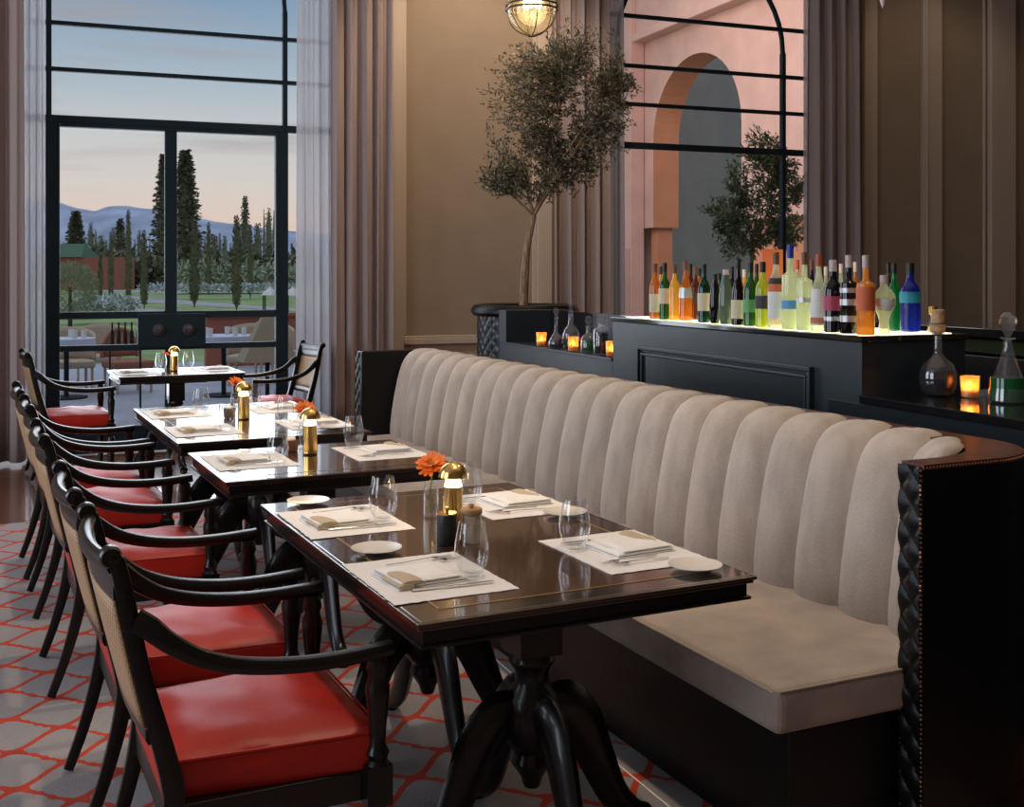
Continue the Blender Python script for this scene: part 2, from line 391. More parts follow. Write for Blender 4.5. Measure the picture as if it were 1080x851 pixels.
tall_window('window_2', W2, 6.02, 'tall dark steel arched window over the bottles')
# double garden door below the transom of window 1
b = bm_()
for x0, x1 in ((-.235, -.125), (1.655, 1.765)): box(b, x0, x1, FY-.045, FY+.045, 0, 2.765)
box(b, -.124, 1.654, FY-.04, FY+.04, 2.735, 2.765)
d1 = struct('door_1', b, M['steel'], 'dark steel framed double glass garden door', bevel=.006)
b = bm_()
box(b, .712, .812, FY-.038, FY+.038, 0, 2.735)
for x0, x1 in ((-.124, .711), (.813, 1.654)):
    box(b, x0, x1, FY-.035, FY+.035, 1.13, 1.19); box(b, x0, x1, FY-.035, FY+.035, .86, .91); box(b, x0, x1, FY-.035, FY+.035, .0, .22)
obj('door_rail', b, M['steel'], d1, bevel=.005)
b = bm_(); box(b, .49, 1.05, FY-.06, FY+.05, .88, 1.17); obj('lock_plate', b, M['steel'], d1, bevel=.006)
for x in (.66, .905):
    b = bm_(); lathe(b, [(.05, 0), (.05, .012), (.03, .018), (.012, .05), (.028, .06), (.02, .075)], n=18, Mx=Matrix.Translation((x, FY-.06, 1.03)) @ Matrix.Rotation(R(90), 4, 'X'))
    obj('door_handle', b, M['label_dark'], d1, smooth=True)
b = bm_(); box(b, -.2, .72, FY-.004, FY+.004, 0, 2.72); box(b, .82, 1.7, FY-.004, FY+.004, 0, 2.72); obj('pane', b, M['window_glass'], d1)

# curtains --------------------------------------------------------------------
def curtain(name, label, x0, x1, yc, folds, amp, m, z1=CZ-.05, seed=0, group=None, cat='curtain'):
    rnd = random.Random(seed); ph = [rnd.uniform(0, 6.28) for _ in range(4)]; L_ = x1-x0
    def fn(u, v):
        w = 2*PI*folds
        y = amp*(math.sin(w*u+ph[0]) + .45*math.sin(1.9*w*u+ph[1]) + .3*math.sin(.47*w*u+ph[2]+v*1.2))
        y *= (.55+.45*(1-v)); x = x0 + L_*u + .02*math.sin(w*u*1.3+ph[3])*(1-v)
        return (x, yc + y, .015 + (z1-.015)*v)
    b = bm_(); grid(b, fn, int(folds*14)+2, 14)
    return tag(obj(name, b, m, smooth=True, solid=.004), label, cat, group)
curtain('curtain', 'heavy taupe curtain at the far left edge of the garden window', -1.35, at_wall(24, 9.8), 9.80, 7, .055, M['curtain'], seed=1)
curtain('sheer_curtain', 'pale sheer curtain hanging left of the garden doors', at_wall(22, 9.93), at_wall(48, 9.93), 9.93, 3, .022, M['sheer'], seed=2)
curtain('sheer_curtain', 'pale sheer curtain hanging right of the garden doors', at_wall(314, 9.93), at_wall(358, 9.93), 9.93, 4, .028, M['sheer'], seed=3)
curtain('curtain', 'heavy taupe curtain between the garden doors and the brown wall panel', at_wall(349, 9.82), at_wall(413, 9.82), 9.82, 4.5, .05, M['curtain'], seed=4)
curtain('curtain', 'heavy taupe curtain behind the indoor olive tree', at_wall(583, 9.85), at_wall(642, 9.85), 9.85, 4, .05, M['curtain'], seed=5)
curtain('sheer_curtain', 'narrow pale sheer edge left of the arched window', at_wall(636, 9.95), at_wall(657, 9.95), 9.95, 3, .02, M['sheer'], seed=6)
curtain('sheer_curtain', 'narrow pale sheer edge right of the arched window', at_wall(848, 9.95), at_wall(861, 9.95), 9.95, 1.5, .02, M['sheer'], seed=7)
curtain('curtain', 'heavy taupe curtain right of the arched window above the bottles', at_wall(855, 9.85), at_wall(908, 9.85), 9.85, 4, .05, M['curtain'], seed=8)

# carpet ----------------------------------------------------------------------
b = bm_(); prism(b, [(-3.6, -2.5), (2.62, -2.5), (2.62, 7.55), (-3.6, 7.3)], -.011, .001)
tag(obj('carpet', b, M['carpet'], loc=(0,0,0), rotz=R(AT)), 'grey carpet with orange red trellis pattern under the tables', 'carpet')
b = bm_(); sweep(b, [(1.794, .6, .0025), (1.794, 2.671, .0025), (1.828, 3.41, .0025), (1.90, 4.3, .0025), (1.93, 5.5, .0025)], .007, .003, side=(1,0,0), n=6)  # pale strip painting the light caught along a carpet seam
tag(obj('seam_glint', b, M['linen'], rotz=R(AT), loc=(0,0,.0)), 'thin pale strip painted for light caught on the carpet seam by the banquette', 'seam_glint')

# ------------------------------------------------------------------ banquette
bq = thing('banquette', 'long channel-tufted beige banquette with black leather outer shell', 'banquette', (0,0,.0015), R(AB))
YN, YF = 2.30, 7.08; ZT = 1.0
# crease path (front foot of the backrest)
def arc(cx, cy, r, a0, a1, n): return [(cx + r*math.cos(R(a0+(a1-a0)*i/n)), cy + r*math.sin(R(a0+(a1-a0)*i/n))) for i in range(n+1)]
path = [(2.228, 2.303)] + arc(2.25, 2.463, .16, -90, 0, 12) + [(2.41, YF)]
seglen = [0]
for p, q in zip(path, path[1:]): seglen.append(seglen[-1] + math.dist(p, q))
TL = seglen[-1]
def on_path(s):
    s = max(0, min(TL-1e-6, s)); i = 0
    while seglen[i+1] < s: i += 1
    p, q = path[i], path[i+1]; t = (s-seglen[i])/(seglen[i+1]-seglen[i]); dx, dy = q[0]-p[0], q[1]-p[1]; l = math.hypot(dx, dy)
    return (p[0]+dx*t, p[1]+dy*t), (dy/l, -dx/l)      # outward normal: to the right of travel
NCH = 22; lead = .17
starts = [0, lead] + [lead + (TL-lead)*i/NCH for i in range(1, NCH+1)]
prof = [(0, .43), (-.004, .50), (.008, .60), (.028, .72), (.05, .82), (.07, .885), (.088, .925), (.120, .958), (.165, .972), (.215, .972), (.245, .958)]
prof_d = []
b = bm_(); NU = 9
for ci in range(len(starts)-1):
    s0, s1 = starts[ci], starts[ci+1]
    def fn(u, v):
        s = s0 + (s1-s0)*u; (px_, py_), (nx, ny) = on_path(s)
        k = min(1, max(0, (s-.10)/.30)); k = k*k*(3-2*k)
        fi = v*(len(prof)-1); i = min(int(fi), len(prof)-2); t = fi-i
        n_ = prof[i][0]*(1-t)+prof[i+1][0]*t; z = prof[i][1]*(1-t)+prof[i+1][1]*t
        bul = .052*math.sqrt(max(0, 1-(2*u-1)**2))*(1 if ci else .25)
        # direction of the bulge follows the profile normal
        tn = prof[i+1][0]-prof[i][0]; tz = prof[i+1][1]-prof[i][1]; l = math.hypot(tn, tz); on, oz = -tz/l, tn/l
        n_ = n_*k + on*bul + .042*k; z = min(z + oz*bul, ZT+.014)
        return (px_+nx*n_, py_+ny*n_, z)
    grid(b, fn, NU, 27)
bmesh.ops.remove_doubles(b, verts=b.verts, dist=.0004)
obj('backrest', b, M['fabric'], bq, smooth=True)
# outer shell
inner = [(2.225, 2.306), (2.33, 2.306)] + arc(2.52, 2.466, .16, -90, 0, 8) + [(2.68, YF+.0)]
inner = [(2.225, 2.298), (2.44, 2.298)] + arc(2.50, 2.478, .18, -90, 0, 8) + [(2.68, YF)]
outer = [(2.225, 2.222), (2.50, 2.222)] + arc(2.50, 2.482, .26, -90, 0, 14) + [(2.76, 7.18), (2.68, 7.18)]
b = bm_(); n_in = len(inner)
poly = outer + [(2.68, YF)] + list(reversed(inner[:-1]))
def ext(bm, poly_o, poly_i, z0, z1):
    """wall between two open polylines resampled to equal counts"""
    def res(P, n):
        L_ = [0]
        for p, q in zip(P, P[1:]): L_.append(L_[-1]+math.dist(p, q))
        out = []
        for i in range(n):
            s = L_[-1]*i/(n-1); j = 0
            while j < len(P)-2 and L_[j+1] < s: j += 1
            t = (s-L_[j])/(L_[j+1]-L_[j]); out.append((P[j][0]+(P[j+1][0]-P[j][0])*t, P[j][1]+(P[j+1][1]-P[j][1])*t))
        return out
    n = 150; O = res(poly_o, n); I = res(poly_i, n); A = []
    for o_, i_ in zip(O, I): A.append([bm.verts.new((o_[0], o_[1], z0)), bm.verts.new((o_[0], o_[1], z1)), bm.verts.new((i_[0], i_[1], z1)), bm.verts.new((i_[0], i_[1], z0))])
    for p, q in zip(A, A[1:]):
        for k in range(4): bm.faces.new((p[k], q[k], q[(k+1) % 4], p[(k+1) % 4]))
    bm.faces.new(A[0]); bm.faces.new(list(reversed(A[-1])))
outer_l = outer[:-2] + [(2.76, YF)]
ext(b, outer_l, inner, 0.0, ZT-.012)
obj('outer_shell', b, M['leather'], bq)
b = bm_(); o2 = [(2.222, 2.218)] + [(x, y) for x, y in outer_l[1:]]
ext(b, [(x+(.003 if i > 14 else 0), y-(.003 if i < 10 else 0)) for i, (x, y) in enumerate(outer_l)], [(2.225, 2.298), (2.36, 2.298), (2.45, 2.315), (2.53, 2.36), (2.58, 2.43), (2.61, 2.52), (2.645, 2.66), (2.68, 2.86), (2.68, YF)], ZT-.012, ZT+.002)
obj('top_cap', b, M['cap_wood'], bq)
b = bm_(); box(b, 2.232, 2.76, 7.082, 7.18, 0, ZT); obj('far_arm', b, M['leather'], bq, bevel=.006)
# near end is closed to the return panel; quilted strips on the ends of both arms
def quilt(y0, y1, zb, zt, nx=9, nz=130, cell=.085):
    b = bm_()
    def fn(u, v):
        y = y0+(y1-y0)*u; z = zb+(zt-zb)*v
        a = (y/(.9*cell) + z/cell); c = (y/(.9*cell) - z/cell)
        h = (abs(math.sin(PI*a))**.5)*(abs(math.sin(PI*c))**.5)
        return (2.224 - .002 - .010*h, y, z)
    grid(b, fn, nx, nz); return b
obj('quilted_strip', quilt(2.224, 2.300, .005, ZT-.004, 15, 260), M['leather'], bq, smooth=True)
obj('quilted_strip', quilt(7.084, 7.178, .005, ZT-.004, 15, 200), M['leather'], bq, smooth=True)
def nails(pts, r=.0042):
    b = bm_()
    for p, d in pts:
        Mx = Matrix.Translation(p) @ Vector((0,0,1)).rotation_difference(Vector(d)).to_matrix().to_4x4()
        lathe(b, [(r, 0), (r*.75, r*.5), (r*.2, r*.75)], n=6, Mx=Mx)
    return b
L1 = [((2.221, 2.226, .01+.0125*i), (-1,-.6,0)) for i in range(79)]
obj('nailhead_trim', nails(L1), M['nail'], bq)['kind'] = 'stuff'
L2 = [((2.221, 2.301, .01+.0125*i), (-1,.2,0)) for i in range(79)]
obj('nailhead_trim', nails(L2, .003), M['nail'], bq)['kind'] = 'stuff'
L3 = [((2.225+.0115*i, 2.2195, ZT-.006), (0,-1,0)) for i in range(24)] + [((x+.002, y-.002, ZT-.006), (x-2.5, y-2.482, 0)) for x, y in arc(2.50, 2.482, .26, -90, 0, 36)] + [((2.763, 2.5+.0115*i, ZT-.006), (1,0,0)) for i in range(60)]
obj('nailhead_trim', nails(L3, .004), M['nail'], bq)['kind'] = 'stuff'
# seat cushion with soft edges
b = bm_(); box(b, 1.80, 2.46, 2.285, YF-.002, .335, .455)
o = obj('seat_cushion', b, M['seat_fabric'], bq, bevel=.028, seg=4)
b = bm_()
sweep(b, [(1.803, 7.0, .448), (1.803, 2.30, .448), (1.812, 2.290, .448), (2.22, 2.288, .448)], .008, .008, n=6)
obj('piping', b, M['seat_fabric'], bq, smooth=True)
b = bm_(); box(b, 1.86, 2.55, 2.31, YF, 0, .335); obj('plinth', b, M['leather'], bq, bevel=.004)
b = bm_(); box(b, 2.60, 2.68, 2.52, YF, .3, .96); obj('back_core', b, M['leather'], bq)

# ------------------------------------------------------------------ tables
def table(label, x0, x1, y0, y1, peds, group=None):
    cx, cy = (x0+x1)/2, (y0+y1)/2; w, l = (x1-x0)/2, (y1-y0)/2
    t = thing('dining_table', label, 'table', fr(cx, cy), R(AT), group)
    b = bm_(); box(b, -w+.012, w-.012, -l+.012, l-.012, .727, .7485); obj('tabletop', b, M['table_border'], t, bevel=.003)
    b = bm_(); q = .085; box(b, -w+q, w-q, -l+q, l-q, .7482, .7492); obj('top_field', b, M['table_wood'], t)
    b = bm_(); s = .0035
    for a0, a1, c0, c1 in ((-w+q-s, w-q+s, -l+q-s, -l+q+s), (-w+q-s, w-q+s, l-q-s, l-q+s), (-w+q-s, -w+q+s, -l+q, l-q), (w-q-s, w-q+s, -l+q, l-q)): box(b, a0, a1, c0, c1, .7486, .7497)
    obj('inlay_line', b, M['inlay'], t)
    b = bm_()                                   # moulded rim
    for off, za, zb in ((0.0, .738, .7475), (-.006, .729, .739)):
        ww, ll = w+off, l+off; k = .02
        box(b, -ww, ww, -ll, -ll+k, za, zb); box(b, -ww, ww, ll-k, ll, za, zb); box(b, -ww, -ww+k, -ll+k, ll-k, za, zb); box(b, ww-k, ww, -ll+k, ll-k, za, zb)
    obj('rim_moulding', b, M['edge_wood'], t, bevel=.003)
    b = bm_(); ww, ll = w-.018, l-.018; box(b, -ww, ww, -ll, ll, .692, .729); obj('apron', b, M['black_wood'], t, bevel=.003)
    b = bm_(); ww, ll = w-.010, l-.010; box(b, -ww, ww, -ll, ll, .688, .697); obj('lower_bead', b, M['black_wood'], t, bevel=.003)
    for py in peds:
        b = bm_(); box(b, -.24, .24, py-.03, py+.03, .655, .69); box(b, -.06, .06, py-.06, py+.06, .52, .66)
        lathe(b, [(.055, .53), (.062, .50), (.045, .475), (.045, .44), (.07, .41), (.078, .36), (.075, .30), (.05, .27), (.058, .24), (.03, .20), (.02, .17)], 0, py, 20)
        obj('pedestal', b, M['black_wood'], t, smooth=True, bevel=.003)
        for a in (0, 90, 180, 270):
            b = bm_(); ca, sa = math.cos(R(a)), math.sin(R(a))
            P = [(.03, .36), (.09, .37), (.15, .31), (.20, .20), (.25, .10), (.31, .045), (.355, .032)]
            sweep(b, [(ca*r, py+sa*r, z) for r, z in P], [.06, .068, .066, .058, .052, .056, .06], [.09, .13, .125, .105, .085, .06, .045], side=(-sa, ca, 0), n=10, spl=5)
            lathe(b, [(.022, .002), (.028, .012), (.02, .03)], ca*.345, py+sa*.345, 12)
            obj('leg', b, M['black_wood'], t, smooth=True)
    return t
G = 'dark wood dining tables in a row'
T1 = table('large dark wood table nearest the viewer with four place settings', .882, 1.79, 2.27, 3.695, (-.36, .37), G)
T2 = table('small dark wood table just behind the nearest large table', .862, 1.77, 4.14, 4.90, (0,), G)
T3 = table('dark wood table with glaring white reflections, third in the row', .870, 1.78, 5.185, 6.66, (-.36, .36), G)
T4 = table('small dark wood table standing by the garden doors', 1.04, 1.98, 8.74, 9.44, (0,), G)

# ------------------------------------------------------------------ armchair (origin below the scrolled top, facing +x)
def make_chair(label):
    t = thing('armchair', label, 'chair', (0,0,0), 0, 'black armchairs with red cushions')
    W = .245                                              # half spacing of the rear posts
    def xb(z):                                            # rake of the back
        return .115*max(0, (.925-z)/.525)**1.15
    for s in (-1, 1):
        b = bm_()
        P = [(0.025, .20, .0)] 
        P = [(.012, s*(W-.01), .002), (.055, s*(W-.008), .12), (.092, s*(W-.004), .25), (.113, s*W, .36), (.112, s*W, .42), (.085, s*W, .53), (.055, s*W, .64), (.030, s*W, .76), (.010, s*W, .86), (-.002, s*W, .905)]
        sweep(b, P, [.026, .029, .032, .036, .037, .036, .034, .033, .031, .028], [.030, .034, .040, .046, .048, .044, .040, .038, .036, .034], side=(0,1,0), n=10, sq=.8, spl=4)
        obj('rear_leg', b, M['black_wood'], t, smooth=True)
        b = bm_()                                          # rolled scroll on top of the post
        Mx = Matrix.Translation((-.012, s*W, .912)) @ Matrix.Rotation(R(90), 4, 'X')
        lathe(b, [(.006, -.021), (.019, -.019), (.023, -.012), (.023, .012), (.019, .019), (.006, .021)], n=18, Mx=Mx)
        lathe(b, [(.004, -.024), (.009, -.022), (.010, .022), (.004, .024)], n=12, Mx=Mx)
        obj('scroll', b, M['black_wood'], t, smooth=True)
        b = bm_()                                          # sweeping arm
        Ya = s*.268
        P = [(.035, s*(W+.008), .775), (.065, s*(W+.016), .757), (.105, s*(W+.022), .722), (.165, Ya, .684), (.25, s*.276, .657), (.36, s*.280, .642), (.47, s*.282, .640), (.57, s*.280, .646), (.592, s*.280, .648)]
        sweep(b, P, [.026, .030, .034, .038, .041, .043, .043, .043, .042], [.056, .050, .044, .040, .037, .035, .034, .034, .034], side=(0,1,0), n=10, sq=.35, spl=4)
        obj('arm', b, M['black_wood'], t, smooth=True)
        b = bm_()                                          # turned front leg running up as arm post
        lathe(b, [(.017, .002), (.021, .02), (.017, .035), (.022, .10), (.028, .20), (.030, .27), (.023, .285), (.028, .295)], .560, s*.262, 16)
        box(b, .530, .590, s*.262-.029, s*.262+.029, .295, .385)
        lathe(b, [(.028, .385), (.021, .395), (.027, .41), (.018, .43), (.020, .47), (.026, .53), (.028, .56), (.020, .585), (.026, .60), (.021, .63)], .562, s*.266, 16)
        obj('front_leg', b, M['black_wood'], t, smooth=True)
    # seat frame
    b = bm_(); box(b, .54, .575, -.255, .255, .305, .372); box(b, .10, .13, -.235, .235, .305, .372)
    for s in (-1, 1):
        vs = box(b, .11, .56, s*.25-.014, s*.25+.014, .305, .372)
        for v in vs:
            if v.co.x < .3: v.co.y -= s*.006
    box(b, .12, .55, -.24, .24, .355, .371)
    obj('seat_rail', b, M['black_wood'], t, bevel=.004)
    # cushion: crowned top, piped edge
    b = bm_(); 
    def half(x): return .222 + (.262-.222)*min(1, max(0, (x-.10)/.44))
    N = 26
    def tp(u, v):
        x = .095+.485*u; y = (2*v-1)*half(x)
        e = min(1, 6*min(u, 1-u, v, 1-v)); e = e**.5 if e > 0 else 0
        cr = .016*math.sin(PI*u)*math.sin(PI*v)
        wr = .0035*math.sin(37*x+13*y)*math.cos(19*y-9*x)*e
        return x, y, .446+.028*e+cr+wr
    V = grid(b, tp, N, N)
    def bt(u, v):
        x = .10+.475*u; y = (2*v-1)*(half(x)-.004); return (x, y, .372)
    V2 = grid(b, bt, N, N)
    def edge(V): return [V[i][0] for i in range(N)] + [V[N-1][j] for j in range(1, N)] + [V[i][N-1] for i in range(N-2, -1, -1)] + [V[0][j] for j in range(N-2, 0, -1)]
    e1, e2 = edge(V), edge(V2); mid = []
    for a, c in zip(e1, e2):
        m_ = (a.co+c.co)/2; o_ = Vector((m_.x-.33, m_.y, 0)).normalized()*.008; mid.append(b.verts.new(m_+o_))
    n = len(e1)
    for A_, B_ in ((e1, mid), (mid, e2)):
        for i in range(n): b.faces.new((A_[i], A_[(i+1) % n], B_[(i+1) % n], B_[i]))
    cu = obj('cushion', b, M['red'], t, smooth=True)
    pts = [p for p in [(.095,-.222,.453), (.58,-.262,.453), (.58,.262,.453), (.095,.222,.453), (.095,-.222,.453)]]
    b = bm_(); sweep(b, pts, .007, .007, side=(0,0,1), n=6); obj('piping', b, M['red'], cu, smooth=True)
    # top rail (dished), lower rail, cane
    b = bm_()
    def ry(y): return -.018*(1-(y/W)**2)
    P = [(xb(.885)-.010+ry(y)*1.6, y, .893-.006*(1-(y/W)**2)) for y in [W*(-1+2*i/12) for i in range(13)]]
    sweep(b, P, .034, .040, side=(1,0,0), n=12)
    P = [(xb(.85)-.010+ry(y), y, .845) for y in [W*(-1+2*i/12) for i in range(13)]]
    sweep(b, P, .018, .080, side=(1,0,0), n=8, sq=1)
    obj('top_rail', b, M['black_wood'], t, smooth=True)
    b = bm_(); P = [(xb(.535)-.014+ry(y)*.7, y, .530) for y in [W*(-1+2*i/10) for i in range(11)]]
    sweep(b, P, .020, .045, side=(1,0,0), n=8, sq=1); obj('lower_rail', b, M['black_wood'], t, smooth=True)
    b = bm_()
    def cf(u, v):
        y = (W+.002)*(2*u-1); z = .545+.275*v; return (xb(z)-.0235+ry(y)*(.7+.3*v), y, z)
    grid(b, cf, 13, 8); obj('cane_panel', b, M['cane'], t, smooth=True, solid=.006)
    return t
A = make_chair('black armchair with bright red cushion nearest the viewer')
A.location = fr(.29, 2.71, AT, .006); A.rotation_euler = (0,0,R(AT))
for X, Y, rz, lab in [(.28, 3.42, 0, 'red cushioned armchair at the far end of the nearest large table'),
                      (.275, 4.545, 0, 'red cushioned armchair at the small table second in the row'),
                      (.28, 5.56, 0, 'red cushioned armchair at the near half of the third table'),
                      (.275, 6.27, 0, 'red cushioned armchair at the far half of the third table'),
                      (.44, 9.15, 2, 'red cushioned armchair left of the small table by the garden doors'),
                      (2.66, 9.33, 184, 'armchair facing left beside the curtain, right of the farthest table')]:
    dup(A, fr(X, Y, AT, .006), R(AT+rz), lab)

# ------------------------------------------------------------------ table settings
def make_setting():
    mt = bm_(); random.seed(3)
    def fn(u, v):
        x = -.157+.314*u; y = -.200+.40*v
        if u in (0, 1): x += random.uniform(-.002, .002)
        if v in (0, 1): y += random.uniform(-.002, .002)
        return (x, y, .0008+.0006*math.sin(20*x)*math.sin(14*y))
    grid(mt, fn, 24, 30)
    mat_ = tag(obj('placemat', mt, M['linen'], solid=.0012), '', 'placemat', 'pale linen placemats')
    nk = thing('napkin', '', 'napkin', group='folded white napkins')
    b = bm_()
    for k, (x0, x1, y0, y1, z0, z1) in enumerate([(-.105, .085, -.085, .085, 0, .006), (-.10, .08, -.083, .083, .006, .013), (-.098, .06, -.08, .08, .013, .019)]):
        def fn(u, v, z1=z1, x0=x0, x1=x1, y0=y0, y1=y1):
            e = min(1, 8*min(u, 1-u, v, 1-v))**.5 if 0 < u < 1 and 0 < v < 1 else 0
            x = x0+(x1-x0)*u; y = y0+(y1-y0)*v
            return (x, y, z0+(z1-z0)*e+.0015*math.sin(60*x+k)*math.sin(45*y+2*k)*e)
        grid(b, fn, 14, 14); box(b, x0, x1, y0, y1, z0, z0+.003)
    obj('folded_cloth', b, M['napkin'], nk, smooth=True)
    b = bm_()
    for x_, w_, z_, h_ in ((-.088, .040, .009, .014), (-.070, .050, .018, .010)):
        sweep(b, [(x_, -.092, z_), (x_+.004, -.05, z_), (x_-.002, .01, z_-.001), (x_+.01, .06, z_-.006)], [w_, w_, w_*.9, w_*.3], [h_, h_, h_*.8, h_*.3], side=(1,0,0), n=10, spl=4)
    obj('shaded_fold', b, M['fold_shade_jar'], nk, smooth=True)  # shaded fold of the white napkin, its shade put into the colour
    fk = thing('fork', '', 'fork', group='silver forks'); b = bm_()
    sweep(b, [(-.09, 0, .003), (-.03, 0, .004), (.03, 0, .007), (.045, 0, .006)], [.009, .006, .006, .016], [.002]*4, n=6, spl=3); obj('handle', b, M['silver'], fk, smooth=True)
    b = bm_(); box(b, .043, .055, -.011, .011, .0045, .0062)
    for k in range(4): sweep(b, [(.054, -.0095+.0063*k, .0055), (.085, -.0095+.0063*k, .004), (.095, -.0095+.0063*k, .007)], [.003, .0026, .0015], [.0016]*3, n=4)
    obj('tines', b, M['silver'], fk, smooth=True)
    kn = thing('knife', '', 'knife', group='silver knives'); b = bm_()
    sweep(b, [(-.105, 0, .004), (-.02, 0, .004)], [.010, .009], [.006, .005], n=8); obj('handle', b, M['silver'], kn, smooth=True)
    b = bm_(); sweep(b, [(-.02, 0, .004), (.04, .001, .004), (.09, .002, .004), (.105, -.001, .004)], [.012, .016, .015, .003], [.0016]*4, n=6, spl=3); obj('blade', b, M['silver'], kn, smooth=True)
    b = bm_(); lathe(b, [(.028, 0), (.032, .004), (.05, .007), (.068, .012), (.069, .014), (.05, .0095), (.03, .007), (0, .0065)], n=40)
    pl = tag(obj('side_plate', b, M['china'], smooth=True), '', 'plate', 'cream bread plates')
    b = bm_()
    lathe(b, [(0, .0015), (.022, .0015), (.026, .004), (.036, .025), (.0425, .05), (.0435, .065), (.041, .09), (.036, .115), (.0325, .136), (.0315, .1365), (.0350, .115), (.0398, .09), (.0422, .065), (.0412, .05), (.034, .026), (.022, .012), (0, .010)], n=36, cap=False)
    gl = tag(obj('wine_tumbler', b, M['glass'], smooth=True), '', 'glass', 'stemless clear glasses on the tables')
    return mat_, nk, fk, kn, pl, gl
PROTO = make_setting(); first = [True]*6
def put(i, loc, rz, label):
    if first[i]:
        o = PROTO[i]; first[i] = False; o.location = loc; o.rotation_euler = (0, 0, rz); o['label'] = label; return o
    return dup(PROTO[i], loc, rz, label)
ZS = .750
def setting(X, Y, flip, where, parts='mnfkpg', plate=(-.03, .29), glass=(.105, -.055), jit=0, n2=None):
    s = -1 if flip else 1; rz = R(AT + (180 if flip else 0) + jit)
    def P(x, y, z): return fr(X+s*x, Y+s*y, AT, z)
    if 'm' in parts: put(0, P(0, 0, ZS), rz, 'pale linen placemat ' + where)
    if 'n' in parts: put(1, P(-.012, -.01, ZS+.0022), rz + R(4), 'folded white napkin ' + where)
    if 'f' in parts:
        put(2, P(.045, .105, ZS+.0022), rz+R(6), 'silver fork touching the napkin ' + where)
        put(2, P(.030, .135, ZS+.0022), rz+R(3), 'silver fork outermost from the napkin ' + where)
    if 'k' in parts: put(3, P(.02, -.125, ZS+.0022), rz-R(3), 'silver knife ' + where)
    if 'p' in parts: put(4, P(plate[0], plate[1], ZS), rz, 'cream bread plate ' + where)
    if 'g' in parts: put(5, P(glass[0], glass[1], ZS+.001), rz, 'stemless clear glass ' + where)
setting(1.042, 2.62, 0, 'at the near left seat of the nearest table', plate=(-.03, .293), glass=(.10, -.05))
setting(1.05, 3.325, 0, 'at the far left seat of the nearest table', plate=(-.025, .302), glass=(.105, -.063))
setting(1.62, 2.63, 1, 'at the near right seat of the nearest table', plate=(-.064, .243), glass=(.11, -.075))
setting(1.62, 3.33, 1, 'at the far right seat of the nearest table', plate=(-.078, .227), glass=(.132, -.04))
setting(1.045, 4.57, 0, 'on the left of the second table', 'mnfkg', glass=(.082, -.146))
setting(1.60, 4.555, 1, 'on the right of the second table, by the banquette', 'mnfkg', glass=(.065, -.162))
setting(1.05, 5.56, 0, 'at the near left seat of the third table', 'mnfg', glass=(.095, -.09))
setting(1.05, 6.30, 0, 'at the far left seat of the third table', 'mnfg', glass=(.12, -.06))
setting(1.60, 5.58, 1, 'at the near right seat of the third table', 'mnfpg', plate=(-.03, .24), glass=(.12, -.08))
setting(1.60, 6.28, 1, 'at the far right seat of the third table', 'mng', glass=(.12, -.08))
setting(1.21, 9.07, 0, 'on the left of the farthest table', 'mng', glass=(.21, .16))
setting(1.80, 9.12, 1, 'on the right of the farthest table', 'mng', glass=(.16, -.16))

def make_lamp():
    t = thing('table_lamp', '', 'lamp', group='small gold cordless lamps')
    b = bm_(); lathe(b, [(.029, 0), (.030, .003), (.030, .006)], n=32); obj('base', b, M['cap_black'], t, smooth=True)
    b = bm_(); lathe(b, [(.030, .006), (.0305, .02), (.029, .08), (.0262, .118), (.0262, .122), (.010, .124)], n=32); obj('body', b, M['gold'], t, smooth=True)
    b = bm_(); lathe(b, [(.0262, .122), (.0250, .130), (.0215, .142), (.012, .150), (.012, .161), (.004, .165)], n=28); obj('bulb', b, M['bulb'], t, smooth=True)
    b = bm_(); pr = [(.0435*math.cos(R(a)), .150+.045*math.sin(R(a))) for a in range(0, 91, 9)]
    lathe(b, pr + [(.0415*math.cos(R(a)), .150+.043*math.sin(R(a))) for a in range(90, -1, -9)], n=32, cap=False)
    obj('dome_shade', b, M['gold'], t, smooth=True)
    return t
lamp = make_lamp(); lamp.location = fr(1.316, 3.097, AT, ZS); lamp['label'] = 'gold dome table lamp glowing on the nearest table'
dup(lamp, fr(1.314, 4.622, AT, ZS), 0, 'gold dome table lamp on the second table')
dup(lamp, fr(1.323, 5.898, AT, ZS), 0, 'gold dome table lamp on the third table')
dup(lamp, fr(1.50, 9.10, AT, ZS), 0, 'gold dome table lamp on the farthest table by the doors')
def point(loc, e, col, r=.02, name='lamp_light'):
    l = bpy.data.lights.new(name, 'POINT'); l.energy = e; l.color = col; l.shadow_soft_size = r
    o = bpy.data.objects.new(name, l); C.objects.link(o); o.location = loc; return o
for X, Y in ((1.316, 3.097), (1.314, 4.622), (1.323, 5.898), (1.50, 9.10)):
    point(fr(X-.025, Y-.02, AT, ZS+.156), .45, (1, .68, .32), .008)

